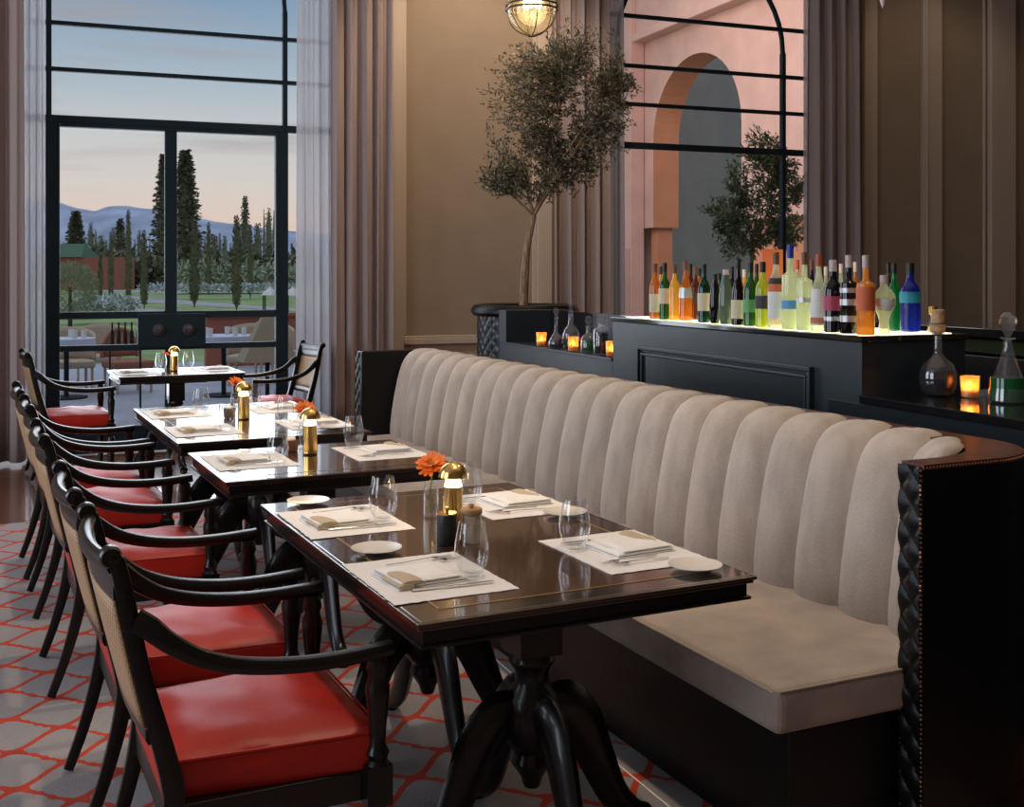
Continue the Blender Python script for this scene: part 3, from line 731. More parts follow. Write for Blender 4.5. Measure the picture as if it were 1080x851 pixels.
def make_vase():
    t = thing('bud_vase', '', 'vase', group='bud vases with an orange flower')
    b = bm_(); lathe(b, [(0, .001), (.021, .001), (.0225, .004), (.0225, .09), (.019, .102), (.0205, .11), (.0195, .11), (.018, .102), (.0213, .09), (.0213, .008), (0, .008)], n=24, cap=False); obj('glass_body', b, M['glass'], t, smooth=True)
    b = bm_(); sweep(b, [(.004, 0, .01), (-.004, .0, .07), (0, -.004, .12), (-.004, -.012, .158)], .004, .004, n=6, spl=4); obj('stem', b, M['stem'], t, smooth=True)
    b = bm_(); Mx = Matrix.Translation((-.005, -.014, .162)) @ Matrix.Rotation(R(28), 4, 'X') @ Matrix.Rotation(R(-14), 4, 'Y')
    rnd = random.Random(5)
    for ring, (nn, L_, tilt) in enumerate([(17, .052, 6), (15, .044, 22), (11, .032, 42)]):
        for k in range(nn):
            a = 2*PI*k/nn + ring*.2; l = L_*rnd.uniform(.9, 1.08); w = .0075; tt = R(tilt+rnd.uniform(-7, 7))
            Q = Mx @ Matrix.Rotation(a, 4, 'Z')
            pts = [(.004, -w*.4, 0), (l*.5, -w, .02*math.sin(tt)), (l*.9, -w*.8, l*math.sin(tt)*.9), (l, 0, l*math.sin(tt)), (l*.9, w*.8, l*math.sin(tt)*.9), (l*.5, w, .02*math.sin(tt)), (.004, w*.4, 0)]
            b.faces.new([b.verts.new(Q @ Vector(p)) for p in pts])
    fl = obj('flower_head', b, M['orange'], t)
    b = bm_(); lathe(b, [(.012, 0), (.012, .006), (.006, .010)], n=14, Mx=Mx); obj('flower_centre', b, M['flower_mid'], fl, smooth=True)
    return t
v = make_vase(); v.location = fr(1.312, 3.262, AT, ZS); v['label'] = 'bud vase with orange flower behind the lamp on the nearest table'
dup(v, fr(1.345, 4.83, AT, ZS), R(30), 'bud vase with orange flower on the second table')
dup(v, fr(1.335, 6.16, AT, ZS), R(70), 'bud vase with orange flower on the third table')
dup(v, fr(1.43, 9.16, AT, ZS), R(120), 'bud vase with orange flower on the farthest table', scale=(.8,.8,.8))
b = bm_()
t = thing('pepper_mill', 'black pepper mill with gold cap in front of the nearest lamp', 'mill', fr(1.216, 2.909, AT, ZS))
lathe(b, [(.026, 0), (.0275, .003), (.0275, .082), (.026, .085)], n=28); obj('body', b, M['cap_black'], t, smooth=True)
b = bm_(); lathe(b, [(.028, .085), (.028, .089), (.006, .0905), (.0065, .096), (.0075, .10), (.004, .104)], n=24); obj('cap', b, M['gold'], t, smooth=True)
t = thing('salt_jar', 'small glass salt jar with wooden lid beside the black mill', 'jar', fr(1.287, 2.900, AT, ZS))
b = bm_(); lathe(b, [(.024, 0), (.026, .003), (.026, .078), (.023, .08)], n=28); obj('body', b, M['fold_shade_jar'], t, smooth=True)
b = bm_(); lathe(b, [(.029, .080), (.031, .083), (.031, .093), (.029, .096), (.007, .097), (.008, .104), (.005, .109)], n=28); obj('lid', b, M['wood_lid'], t, smooth=True)
for X, Y, w in ((1.262, 4.735, 'on the second table beside the lamp'), (1.27, 5.99, 'on the third table beside the lamp')):
    t = thing('sugar_bowl', 'small dark red pot ' + w, 'bowl', fr(X, Y, AT, ZS), 0, 'dark condiment pots')
    b = bm_(); lathe(b, [(.026, 0), (.03, .003), (.032, .045), (.030, .05), (.027, .045), (.0, .04)], n=24, cap=False); obj('body', b, M['cap_wood'], t, smooth=True)
    b = bm_(); 
    for k in range(5): lathe(b, [(.002, .045), (.008, .048), (.009, .056), (.003, .062)], .012*math.cos(k*1.26), .012*math.sin(k*1.26), 8)
    obj('sugar_cubes', b, M['linen'], t, smooth=True)

# ------------------------------------------------------------------ bar
BX = 3.0
bar = thing('bar_counter', 'slate blue bar with raised panelled centre behind the banquette', 'bar', (0,0,0))
b = bm_(); box(b, BX, 3.54, 3.80, 6.10, 0, 1.225); obj('raised_body', b, M['slate'], bar, bevel=.004)
b = bm_(); box(b, BX-.012, 3.55, 3.79, 6.11, 1.225, 1.25); obj('raised_top', b, M['granite'], bar, bevel=.004)
b = bm_(); box(b, BX+.05, 3.50, 3.84, 6.02, 1.2495, 1.252); gp = obj('light_panel', b, M['glow'], bar); 
b = bm_()
yl, yr, zt = 5.75, 4.12, 1.10
for k, (o_, w, e) in enumerate(((0, .022, .026), (.022, .012, .012), (.040, .014, .018))):
    a0, a1, z1 = yr+o_, yl-o_, zt-o_
    box(b, BX-e, BX, a0, a1, z1-w, z1); box(b, BX-e, BX, a0, a0+w, .25+o_, z1-w); box(b, BX-e, BX, a1-w, a1, .25+o_, z1-w); box(b, BX-e, BX, a0+w, a1-w, .25+o_, .25+o_+w)
obj('panel_moulding', b, M['slate'], bar, bevel=.004)
b = bm_(); box(b, BX-.006, BX+.002, yr+.056, yl-.056, .30, zt-.056); obj('front_panel', b, M['slate_dark'], bar)
b = bm_(); box(b, BX, 3.75, .2, 3.80, 0, .975); box(b, BX-.003, BX, .2, 4.02, 0, .972); obj('lower_body', b, M['slate_dark'], bar, bevel=.003)
b = bm_(); box(b, BX-.015, 3.78, .18, 3.80, .975, 1.01); obj('lower_top', b, M['granite'], bar, bevel=.004)
b = bm_(); box(b, BX-.03, BX, .2, 7.95, 0, .17); box(b, BX-.022, BX, .2, 7.95, .17, .185); box(b, BX-.012, BX, .2, 7.95, .185, .205); obj('plinth', b, M['slate_dark'], bar, bevel=.004)
for yy in (.7, 2.2): 
    b = bm_()
    for o_, w, e in ((0, .02, .022), (.03, .012, .014)):
        a0, a1, z1 = yy+o_, yy+1.35-o_, .90-o_
        box(b, BX-e, BX-.003, a0, a1, z1-w, z1); box(b, BX-e, BX-.003, a0, a1, .28+o_, .28+o_+w); box(b, BX-e, BX-.003, a0, a0+w, .28+o_+w, z1-w); box(b, BX-e, BX-.003, a1-w, a1, .28+o_+w, z1-w)
    obj('panel_moulding', b, M['slate_dark'], bar, bevel=.003)
# far niche: low ledge, dark lining, end post
b = bm_(); box(b, BX, 3.54, 6.10, 8.05, 0, .985); obj('niche_body', b, M['slate'], bar, bevel=.003)
b = bm_(); box(b, BX-.008, 3.54, 6.10, 7.93, .985, 1.0); obj('niche_ledge', b, M['slate'], bar, bevel=.003)
b = bm_(); box(b, BX, 3.54, 7.90, 8.05, 1.0, 1.235); obj('end_post', b, M['slate'], bar, bevel=.003)
b = bm_(); box(b, 3.36, 3.40, 6.11, 7.90, 1.0, 1.235); obj('niche_back', b, M['granite'], bar)

# back bar, glass shelf
bb = thing('back_bar', 'dark back counter with pale slab behind the bar at far right', 'counter', (0,0,0))
b = bm_(); box(b, 4.80, 5.45, 2.6, 6.8, 0, 1.04); obj('body', b, M['dark'], bb, bevel=.004)
b = bm_(); box(b, 4.76, 5.5, 2.55, 6.85, 1.15, 1.20); obj('top_slab', b, M['granite'], bb, bevel=.004)
b = bm_(); box(b, 4.80, 5.45, 5.35, 5.42, 1.04, 1.15); box(b, 4.80, 5.45, 2.6, 2.7, 1.04, 1.15); obj('support', b, M['dark'], bb)
b = bm_(); box(b, 4.86, 5.3, 2.75, 5.33, 1.05, 1.13); tag(obj('ice_tray', b, thin_glass('green_glass_block', (.5,.6,.35), 1, .7, (.24,.30,.15)), bevel=.01), 'long greenish glass tray under the back counter slab', 'tray')

# ------------------------------------------------------------------ bottles
def bottle(px_, ytop, ybase, wpx, kind, glass, cap, labels, shape, label, z=1.2525, capf=.16, xmin=3.055):
    p = at(px_, ybase, z)
    u = (px_-CX)/F; ax, ay = fw[0]+rt[0]*u, fw[1]+rt[1]*u      # keep it on the counter
    d = max(p.x/ax, xmin/ax, 3.85/ay); p = Vector((d*ax, d*ay, z))
    d = p.x*fw[0]+p.y*fw[1]
    hgt = (H-z) - (HY-ytop)*-1*d/F if False else (d*(HY-ytop)/F + H) - z
    r = wpx*1.12*d/F/2
    t = thing(kind, label, 'bottle', p, random.uniform(0, .5), 'bottles lined up on the lit bar top' if z > 1.2 else None)
    S_ = {  # (radius fraction, height fraction)
        'round': [(.85, 0), (1, .015), (1, .55), (.95, .61), (.70, .68), (.42, .73), (.36, .86), (.40, .88), (.36, .93)],
        'sloped': [(.85, 0), (1, .015), (1, .40), (.82, .55), (.48, .68), (.34, .76), (.32, .90), (.33, .93)],
        'square': [(.95, 0), (1, .01), (1, .60), (.96, .64), (.5, .67), (.36, .69), (.34, .90), (.34, .93)],
        'squat': [(.7, 0), (.9, .02), (1, .30), (.92, .45), (.55, .62), (.34, .68), (.32, .90), (.33, .93)],
        'taper': [(.72, 0), (.78, .02), (1, .35), (.95, .55), (.62, .78), (.40, .90), (.36, .94)],
        'bulb': [(.45, 0), (.5, .02), (.42, .20), (.55, .32), (.95, .48), (1, .58), (.9, .68), (.45, .78), (.36, .82), (.34, .93)],
    }[shape]
    b = bm_(); lathe(b, [(0, .0)] + [(r*a, hgt*c) for a, c in S_], n=8 if shape == 'square' and 'rum' in label else 18)
    obj('glass_body', b, BG[glass], t, smooth=True)
    nr = S_[-1][0]*r; b = bm_(); lathe(b, [(nr*1.12, hgt*(1-capf)), (nr*1.15, hgt*(.995)), (nr*.8, hgt)], n=14); obj('cap', b, M[cap], t, smooth=True)
    for (z0, z1, m) in labels:
        b = bm_()
        def rad(f):
            for (a, c), (a2, c2) in zip(S_, S_[1:]):
                if c <= f <= c2: return a+(a2-a)*(f-c)/(c2-c)
            return 1
        lathe(b, [(r*rad(z0+(z1-z0)*k/4)*1.015+.0004, hgt*(z0+(z1-z0)*k/4)) for k in range(5)], n=18, cap=False)
        obj('label_band', b, M[m], t, smooth=True)
    return t
BT = [
 (691,278,337,11,'amber','cap_brown',[(.12,.45,'label_cream')],'round','slim amber bottle at the left end of the row'),
 (701,277,338,11,'green','cap_black',[(.28,.55,'label_cream')],'round','green bottle with cream label, second from the left end'),
 (711.5,279,337.5,10.5,'gold','cap_brown',[],'round','golden yellow bottle without label near the left end'),
 (723,275,338,13,'amber','cap_brown',[(.38,.55,'label_silver')],'sloped','amber bottle with silvery oval label near the left end'),
 (733.5,281,337,10,'red_brown','cap_brown',[(.30,.50,'label_dark')],'round','narrow red brown bottle with dark label'),
 (742.5,278,341,12,'deepgreen','cap_black',[(.20,.50,'label_cream')],'round','dark green bottle with a large cream label'),
 (754,289,341,11,'black','cap_black',[],'taper','slender black tapering bottle without label'),
 (765.5,284,344,14,'smoke','cap_white',[],'taper','frosted grey green tapering bottle'),
 (778.5,273,344,13,'wine','cap_black',[(.10,.38,'label_cream')],'sloped','black wine bottle with cream label low on the body'),
 (791.5,277,345,14,'green','cap_black',[(.22,.42,'label_green')],'round','green round shouldered bottle with bright green label'),
 (804.5,276,346,14,'lime','cap_black',[(.28,.48,'label_dark')],'round','yellow green bottle with dark label band'),
 (818.5,266,347,15,'clear','cap_brown',[(.12,.48,'label_white'),(.48,.58,'label_red'),(.58,.66,'label_dark')],'round','clear bottle with red band over a white label'),
 (833.5,258,348.5,16,'frost','cap_blue',[(.24,.34,'label_blue')],'square','frosted white vodka bottle with blue cap and blue emblem'),
 (848.5,266,349.5,15,'frost','cap_brown',[(.36,.42,'label_silver')],'square','frosted white bottle with grey lettering band'),
 (863.5,268,350,15,'clear','cap_red',[(.08,.55,'label_white'),(.10,.18,'label_red')],'sloped','pale green bottle with a red cap'),
 (878.5,274,351,17,'black','cap_white',[(.30,.50,'label_pink'),(.16,.22,'label_silver')],'round','black bottle with dark pink label'),
 (895,269,352.5,16,'black','cap_white',[(.15,.23,'label_silver'),(.36,.44,'label_silver'),(.52,.58,'label_silver')],'square','black bottle with three silver bands'),
 (913,269,354,17,'orange','cap_white',[(.30,.60,'label_red')],'square','tall orange gold bottle with pale stopper'),
 (932.5,290,355,21,'clear','cap_white',[(.40,.60,'label_white')],'bulb','short bulbous clear bottle with white label'),
 (943,277,349,11,'emerald','cap_black',[],'round','emerald green bottle behind the bulbous clear one'),
 (960,277,350,19,'blue','cap_black',[(.42,.58,'label_teal')],'round','cobalt blue bottle at the right end of the row'),
]
for x, yt, yb, w, g, cap, labs, shp, lab in BT:
    bottle(x, yt, yb, w, 'liquor_bottle', g, cap, labs, shp, lab)
BT2 = [(697,281,333,'gold','cap_black','dark capped bottle showing between the first two of the row'), (728,278,333,'red_brown','cap_black','dark bottle behind the amber one with silver label'),
 (737.5,283,333,'amber','cap_black','amber bottle behind the narrow red brown one'), (758.5,288,334,'smoke','cap_black','smoky bottle behind the black tapering one'),
 (772,281,335,'black','cap_black','black bottle behind the frosted grey green one'), (785,284,337,'gold','cap_white','golden bottle half hidden behind the wine bottle'),
 (798,278,336,'green','cap_black','green bottle behind the two green bottles of the front row'), (841,274,340,'clear','cap_red','clear bottle with red cap behind the frosted pair'),
 (856,274,340,'wine','cap_brown','dark bottle behind the grey lettered frosted one'), (871,281,341,'clear','cap_white','pale capped bottle behind the pink labelled black one'),
 (887,278,342,'clear','cap_white','clear bottle between the two black bottles'), (902,276,343,'amber','cap_white','amber bottle behind the silver banded black one'),
 (937,277,345,'deepgreen','cap_black','deep green bottle at the back near the blue one')]
for x, yt, yb, g, cap, lab in BT2: bottle(x, yt, yb-.5, 9, 'liquor_bottle', g, cap, [], 'round', lab, xmin=3.24)
p = at_d(814.5, 300, 5.62)
b = bm_(); box(b, -.052, .052, -.012, .012, 0, .375); tag(obj('menu_card', b, M['label_red'], loc=(p.x, p.y, 1.2525), rotz=-YAW, bevel=.004), 'orange red menu card standing behind the bottles', 'card')

# decanters ------------------------------------------------------------------
def decanter(p, prof, liq, liqh, stopper, label, smat='crystal', group=None, lmat='navy'):
    t = thing('decanter', label, 'decanter', p, 0, group)
    b = bm_(); lathe(b, prof, n=28, cap=False); obj('glass_body', b, M['crystal'], t, smooth=True)
    pr = [(0, .006)]
    for r, z in prof[1:]:
        if z <= liqh: pr.append((max(r-.004, .001), max(z, .006)))
    rr = pr[-1][0]; pr += [(rr*.98, liqh), (0, liqh)]
    b = bm_(); lathe(b, pr, n=24, cap=False); obj('liquid', b, BG[lmat], t, smooth=True)
    b = bm_(); lathe(b, stopper, n=8 if smat == 'crystal' else 18, cap=True); obj('stopper', b, M[smat], t, smooth=smat != 'crystal')
    return t
def bar_at(x, y, X): 
    u = (x-CX)/F; d = X/(fw[0]+rt[0]*u); return Vector((X, d*(fw[1]+rt[1]*u), 0))
flask = [(0, .001), (.05, .001), (.062, .01), (.074, .05), (.075, .085), (.060, .125), (.030, .150), (.017, .17), (.015, .24), (.026, .252), (.022, .256)]
p = at(989, 416, 1.012)
decanter(p, flask, None, .10, [(.012, .245), (.03, .262), (.032, .285), (.012, .29), (.026, .292), (.027, .345), (.022, .348)], 'round cut glass decanter with cork stopper on the lower bar top', 'cork', lmat='wine')
cone = [(0, .001), (.062, .001), (.072, .008), (.070, .04), (.050, .11), (.028, .17), (.017, .21), (.014, .235), (.028, .243), (.026, .248)]
p = at(1063, 424, 1.012)
decanter(p, cone, None, .095, [(.011, .23), (.011, .255), (.018, .268), (.034, .30), (.030, .328), (.010, .345)], 'conical crystal decanter with ball stopper at the right edge', lmat='emerald')
tall = [(0, .001), (.04, .001), (.052, .006), (.055, .045), (.035, .085), (.014, .12), (.012, .20), (.020, .205)]
Z0 = 1.002
def nd(x, X, z=Z0): q = bar_at(x, 0, X); q.z = z; return q
GN = 'decanters in the bar niche'
decanter(nd(586.5, 3.06), [(0,.001),(.05,.001),(.056,.02),(.05,.05),(.030,.085),(.012,.11),(.010,.20),(.018,.21)], None, .06, [(.008,.20),(.009,.22),(.022,.245),(.020,.27),(.006,.275)], 'slender decanter with dark blue liquid in the bar niche', group=GN, lmat='navy')
decanter(nd(602, 3.17), [(0,.001),(.045,.001),(.058,.04),(.060,.085),(.048,.125),(.02,.155),(.015,.25),(.022,.26)], None, .04, [(.010,.25),(.012,.275),(.024,.30),(.018,.325),(.006,.35)], 'round clear decanter with the tallest stopper in the niche', group=GN, lmat='smoke')
decanter(nd(620.5, 3.07), [(0,.001),(.048,.001),(.05,.01),(.05,.09),(.035,.11),(.014,.125),(.013,.165),(.024,.17)], None, .08, [(.010,.165),(.012,.18),(.026,.20),(.022,.225),(.008,.235)], 'short decanter with green liquid in the bar niche', group=GN, lmat='emerald')
decanter(nd(634, 3.07), [(0,.001),(.048,.001),(.050,.008),(.050,.15),(.040,.165),(.020,.172),(.020,.19),(.034,.20)], None, .14, [(.018,.195),(.020,.205),(.034,.215),(.034,.24),(.026,.245)], 'square shouldered decanter with black liquid in the bar niche', group=GN, lmat='wine')
t = decanter(bar_at(1006, 0, 3.40) + Vector((0,0,1.2505)), [(0,.001),(.020,.001),(.024,.01),(.020,.05),(.014,.08),(.014,.085)], None, .03, [(.013,.08),(.018,.085),(.020,.115),(.015,.118)], 'small crystal flask with gold stopper on the raised bar corner', 'gold', lmat='gold')
t.location.y = max(t.location.y, 3.84)

def make_candle():
    t = thing('candle_holder', '', 'candle', group='glowing amber candle glasses')
    b = bm_(); lathe(b, [(0, .001), (.030, .001), (.033, .004), (.037, .075), (.038, .085), (.036, .085), (.035, .075), (.031, .008), (0, .006)], n=28, cap=False); obj('glass_cup', b, M['candle_glass'], t, smooth=True)
    b = bm_(); lathe(b, [(.028, .008), (.029, .03), (.002, .032)], n=20); obj('wax', b, M['linen'], t, smooth=True)
    b = bm_(); lathe(b, [(.001, .033), (.009, .042), (.007, .052), (.001, .066)], n=12); obj('flame', b, M['flame'], t, smooth=True)
    return t
cd = make_candle(); spots = []
p = at(1023, 419, 1.012); cd.location = p; cd['label'] = 'amber candle glass glowing on the lower bar top between two decanters'; spots.append(p)
for x, X, lab in ((571, 3.05, 'amber candle glass at the left of the bar niche'), (604.5, 3.035, 'amber candle glass in the middle of the bar niche'), (645, 3.05, 'amber candle glass at the right end of the bar niche')):
    q = nd(x, X); dup(cd, q, 0, lab, scale=(1,1,1.12)); spots.append(q)
for q in spots: point(q+Vector((0,0,.055)), .5, (1, .50, .16), .012, 'candle_light')

# ------------------------------------------------------------------ planter and olive tree
pc = Vector((3.44, 8.62, 0))
t = thing('planter', 'large round black planter with quilted sides and leather rim', 'planter', pc)
b = bm_()
def qf(u, v):
    a = 2*PI*u; z = .0+1.17*v; n_ = 28
    h = (abs(math.sin(n_*a/2+PI*z/.10))**.5)*(abs(math.sin(n_*a/2-PI*z/.10))**.5); r = .385+.010*h
    return (r*math.cos(a), r*math.sin(a), z)
grid(b, qf, 337, 90); bmesh.ops.remove_doubles(b, verts=b.verts, dist=.0005); obj('quilted_body', b, M['slate_dark'], t, smooth=True)
b = bm_(); lathe(b, [(.38, 1.165), (.42, 1.17), (.445, 1.195), (.445, 1.225), (.42, 1.255), (.38, 1.262), (.35, 1.25), (.345, 1.20)], n=48, cap=False); obj('rim', b, M['leather'], t, smooth=True)
b = bm_(); lathe(b, [(.35, 1.20), (.2, 1.225), (.01, 1.235)], n=32, cap=True); obj('soil', b, M['soil'], t, smooth=True)

def leaf(bm, p, d, l, w, rnd):
    d = d.normalized(); s = d.cross(Vector((rnd.uniform(-1,1), rnd.uniform(-1,1), rnd.uniform(-1,1))))
    s = s.normalized() if s.length > .01 else d.orthogonal().normalized()
    a = p; m1 = p+d*l*.5+s*w*.5; m2 = p+d*l*.5-s*w*.5; e = p+d*l
    bm.faces.new([bm.verts.new(q) for q in (a, m1, e, m2)])
def olive(label, base, trunk, crown, nl, seed, lm, leafl=.05, leafw=.011, holes=.35, name='olive_tree', bark='bark', blobs=None):
    """trunk: list of world points (relative), crown: (centre, (rx,ry,rz))"""
    rnd = random.Random(seed); t = thing(name, label, 'tree', base)
    b = bm_(); n = len(trunk); sweep(b, trunk, [.075-.03*i/(n-1) for i in range(n)], [.075-.03*i/(n-1) for i in range(n)], side=(1,0,0), n=8, spl=4)
    lb = bm_(); top = Vector(trunk[-1]); twigs = []
    cc, rr = Vector(crown[0]), crown[1]
    def inside(): 
        while True:
            q = Vector((rnd.uniform(-1,1), rnd.uniform(-1,1), rnd.uniform(-1,1)))
            if q.length < 1: break
        if blobs:
            bc, br = blobs[rnd.randrange(len(blobs))]; return Vector((bc[0]+q.x*br[0], bc[1]+q.y*br[1], bc[2]+q.z*br[2]))
        return Vector((cc.x+q.x*rr[0], cc.y+q.y*rr[1], cc.z+q.z*rr[2]))
    limbs = []
    for i in range(9):
        e = inside(); e.z = max(e.z, top.z+.25); m = top.lerp(e, .45) + Vector((rnd.uniform(-.06,.06), rnd.uniform(-.06,.06), .02))
        sweep(b, [top, m, e], [.028, .018, .007], [.028, .018, .007], side=(1,0,0), n=5, spl=3); limbs += cr_spline([top, m, e], 5)[3:]
    for i in range(nl//26):
        tip = inside(); tip = tip + Vector((tip.x*.06, 0, rnd.uniform(-.02, .16)*(crown[1][2]/.8))); s = min(limbs, key=lambda q: (q-tip).length + rnd.uniform(0, .12))
        m = s.lerp(tip, .5) + Vector((rnd.uniform(-.05,.05), rnd.uniform(-.05,.05), rnd.uniform(-.02,.05)))
        sweep(b, [s, m, tip], [.007, .005, .002], [.007, .005, .002], side=(1,0,0), n=3)
        ax = (tip-m).normalized(); 
        for k in range(26):
            f = rnd.random(); p = m.lerp(tip, f) if k % 3 else s.lerp(m, f); p = p + Vector([rnd.gauss(0, .014) for _ in range(3)])
            dr = ax*.6 + Vector([rnd.gauss(0, .6) for _ in range(3)]) + Vector((0,0,.25)); leaf(lb, p, dr, leafl*rnd.uniform(.7,1.25), leafw*rnd.uniform(.8,1.3), rnd)
    obj('trunk', b, M[bark], t, smooth=True); obj('foliage', lb, lm, t); return t
# indoor olive: crown spans a real 1.3 m
def rel(x, y, d): return at_d(x, y, d) - pc
dT = 9.28
ptr = [Vector((-.12, -.02, 1.20)), rel(554, 280, dT-.05), rel(557, 255, dT-.05), rel(563, 228, dT)]
ptr[0] = rel(552, 324, dT-.05); ptr[0].z = 1.238
blobs = []
for (x, y, rx, rz) in [(575,150,38,34),(610,165,34,30),(548,160,32,34),(535,105,26,36),(568,100,30,32),(612,110,32,34),(622,72,26,34),(640,150,20,34),(602,190,34,24),(566,195,34,24),(530,195,22,14),(590,60,22,28),(548,75,18,26),(648,100,16,30)]:
    c = rel(x, y, dT+random.uniform(-.15,.15)); blobs.append(((c.x, c.y, c.z), (rx*dT/F, .32, rz*dT/F)))
olive('indoor olive tree with sparse grey green crown in the round planter', pc, ptr, ((0,0,2.4), (.6,.4,.8)), 21000, 11, M['olive_leaf'], .046, .0125, blobs=blobs)

# ------------------------------------------------------------------ pendant lantern, crystal drop
pl = at_d(561, 10, 7.5); t = thing('pendant_lantern', 'round glass pendant lantern with bronze bands hanging near the olive tree', 'lamp', pl)
br_ = mat('bronze', (.07,.05,.03), .35, .8)
b = bm_(); lathe(b, [(.168*math.cos(R(a)), .168*math.sin(R(a))) for a in range(-88, 89, 8)], n=40, cap=False); obj('glass_globe', b, M['globe'], t, smooth=True)
b = bm_()
for zz, ww in ((-.012, .012), (.018, .012)): lathe(b, [(.170, zz), (.176, zz), (.176, zz+ww), (.170, zz+ww)], n=40, cap=False)
for k in range(3):
    a0 = k*PI/3+.35; P = [(.172*math.cos(R(a))*math.cos(a0), .172*math.cos(R(a))*math.sin(a0), .172*math.sin(R(a))) for a in range(-90, 271, 10)]
    sweep(b, P, .008, .008, side=(-math.sin(a0), math.cos(a0), 0), n=5)
lathe(b, [(.03, -.178), (.022, -.172)], n=16); lathe(b, [(.02, .165), (.045, .18), (.03, .20), (.008, .22), (.006, CZ-pl.z-.002)], n=14)
obj('metal_cage', b, br_, t, smooth=True)
b = bm_()
for k in range(3): lathe(b, [(.004, .0), (.020, .02), (.026, .05), (.018, .08), (.008, .095)], .045*math.cos(k*2.1), .045*math.sin(k*2.1), 14)
obj('bulb', b, M['bulb_big'], t, smooth=True)
point(pl+Vector((0,0,.02)), 7, (1,.72,.38), .12, 'lantern_light')
cp = at_d(931, -6, 7.0); t = thing('crystal_drop', 'tiny crystal chandelier drop at the top right edge', 'chandelier', cp)
b = bm_(); lathe(b, [(.002, -.085), (.012, -.06), (.022, -.02), (.010, .01), (.02, .03), (.004, .05)], n=8); obj('drop', b, M['cap_white'], t)
b = bm_(); lathe(b, [(.003, .05), (.003, CZ-cp.z-.03), (.05, CZ-cp.z-.02), (.05, CZ-cp.z-.0005)], n=12); obj('rod', b, br_, t)

# ------------------------------------------------------------------ outside: terrace
GZ = -.5
simple_o = lambda n, bx, m, lab, cat, bevel=0: tag(obj(n, (lambda b: ([box(b, *a) for a in bx], b)[1])(bm_()), m, bevel=bevel), lab, cat)
b = bm_(); box(b, -14, 24, WY+.3, 20.5, -.3, -.02); struct('floor_terrace', b, M['pave'])
b = bm_(); box(b, -400, 300, 20.5, 1500, GZ-.3, GZ); struct('ground', b, M['lawn'])
# low red parapet on the right of the terrace, lawn kerbs
q0 = at_d(212, 333, 19.5); q1 = at_d(330, 333, 21.5)
b = bm_(); box(b, q0.x, 9.0, 19.3, 19.6, -.02, q0.z); box(b, q0.x, 9.0, 19.25, 19.65, q0.z, q0.z+.06); tag(obj('parapet', b, M['brick_red'], bevel=.01), 'low red terrace wall outside the right door leaf', 'wall')
def wicker_chair(p, rz, label, m='wicker', rnd_back=False, s=1.0):
    t = thing('terrace_chair', label, 'chair', p, rz, 'chairs on the terrace')
    b = bm_(); box(b, -.26, .26, -.25, .25, .32, .42); obj('seat', b, M[m], t, bevel=.03, seg=3)
    b = bm_(); n = 14
    if rnd_back:
        P = [(.24*math.cos(PI*i/n), .27, .45+.36*math.sin(PI*i/n)) for i in range(n+1)]; sweep(b, P, .03, .03, n=6); 
        prism(b, [(.23*math.cos(PI*i/n), .0) for i in range(2)]+[(0,.01)], 0, .001) if False else None
        vs = [b.verts.new((x*.95, .27, .45+(z-.45)*.95)) for x, y, z in P]; b.faces.new(vs)
    else:
        def fn(u, v):
            a = R(-35+250*u) ; a = R(-20+220*u); return (.30*math.cos(a), .05+.25*math.sin(a), .40+(.30+.14*math.sin(PI*u))*v)
        grid(b, fn, 16, 8)
    obj('backrest', b, M[m], t, smooth=True, solid=.03)
    for sx in (-1, 1):
        for sy in (-1, 1):
            b = bm_(); lathe(b, [(.018, 0), (.018, .33)], sx*.22, sy*.21, 8); obj('leg', b, M['wicker'], t, smooth=True)
    return t
for x, y, rz, lab, m, rb in [(75, 412, 10, 'tan wicker chair outside behind the left door leaf', 'wicker', False), (104, 404, -15, 'second tan wicker chair outside the left door leaf', 'wicker', False),
        (135, 412, 20, 'round backed terracotta chair outside the glass doors', 'terracotta', True), (262, 404, -20, 'tan wicker chair outside behind the right door leaf', 'wicker', False), (292, 398, 25, 'tan wicker chair at the far right of the glass doors', 'wicker', False)]:
    p = at(x, y, 0); p.z = -.02; wicker_chair(p, R(rz), lab, m, rb)
def terrace_table(x, y, zt, w, lab):
    p = at(x, y, zt); t = thing('terrace_table', lab, 'table', (p.x, p.y, -.02), 0, 'cloth covered terrace tables')
    b = bm_(); lathe(b, [(.03, 0), (.03, zt-.02)], n=10); lathe(b, [(.25, 0), (.25, .02)], n=16); obj('base', b, M['steel'], t)
    b = bm_(); lathe(b, [(w, zt-.12), (w, zt), (.01, zt+.005)], n=28); obj('tablecloth', b, M['cloth_blue'], t, smooth=True)
    b = bm_()
    for k in range(5): lathe(b, [(.03, zt+.005), (.035, zt+.10)], w*.6*math.cos(k*1.3), w*.5*math.sin(k*1.3), 8)
    obj('tableware', b, M['white'], t, smooth=True)
terrace_table(70, 355, .74, .34, 'round terrace table with pale blue cloth at the left')
terrace_table(236, 352, .76, .42, 'round terrace table with pale blue cloth at the right')
# dark wine bottles in a rack by the left leaf
p = at(132, 362, .72); t = thing('bottle_rack', 'dark rack of slim bottles on the terrace beside the lock plate', 'rack', (p.x, p.y, -.02))
b = bm_(); box(b, -.18, .18, -.1, .1, .66, .70)
for sx in (-1, 1):
    for sy in (-1, 1): box(b, sx*.165-.008, sx*.165+.008, sy*.085-.008, sy*.085+.008, 0, .66)
obj('stand', b, M['dark'], t, bevel=.003)
for k in range(5):
    b = bm_(); lathe(b, [(.024, .70), (.024, .86), (.010, .90), (.010, .98)], -.14+.07*k, 0, 10); obj('bottle', b, M['cap_black'], t, smooth=True)
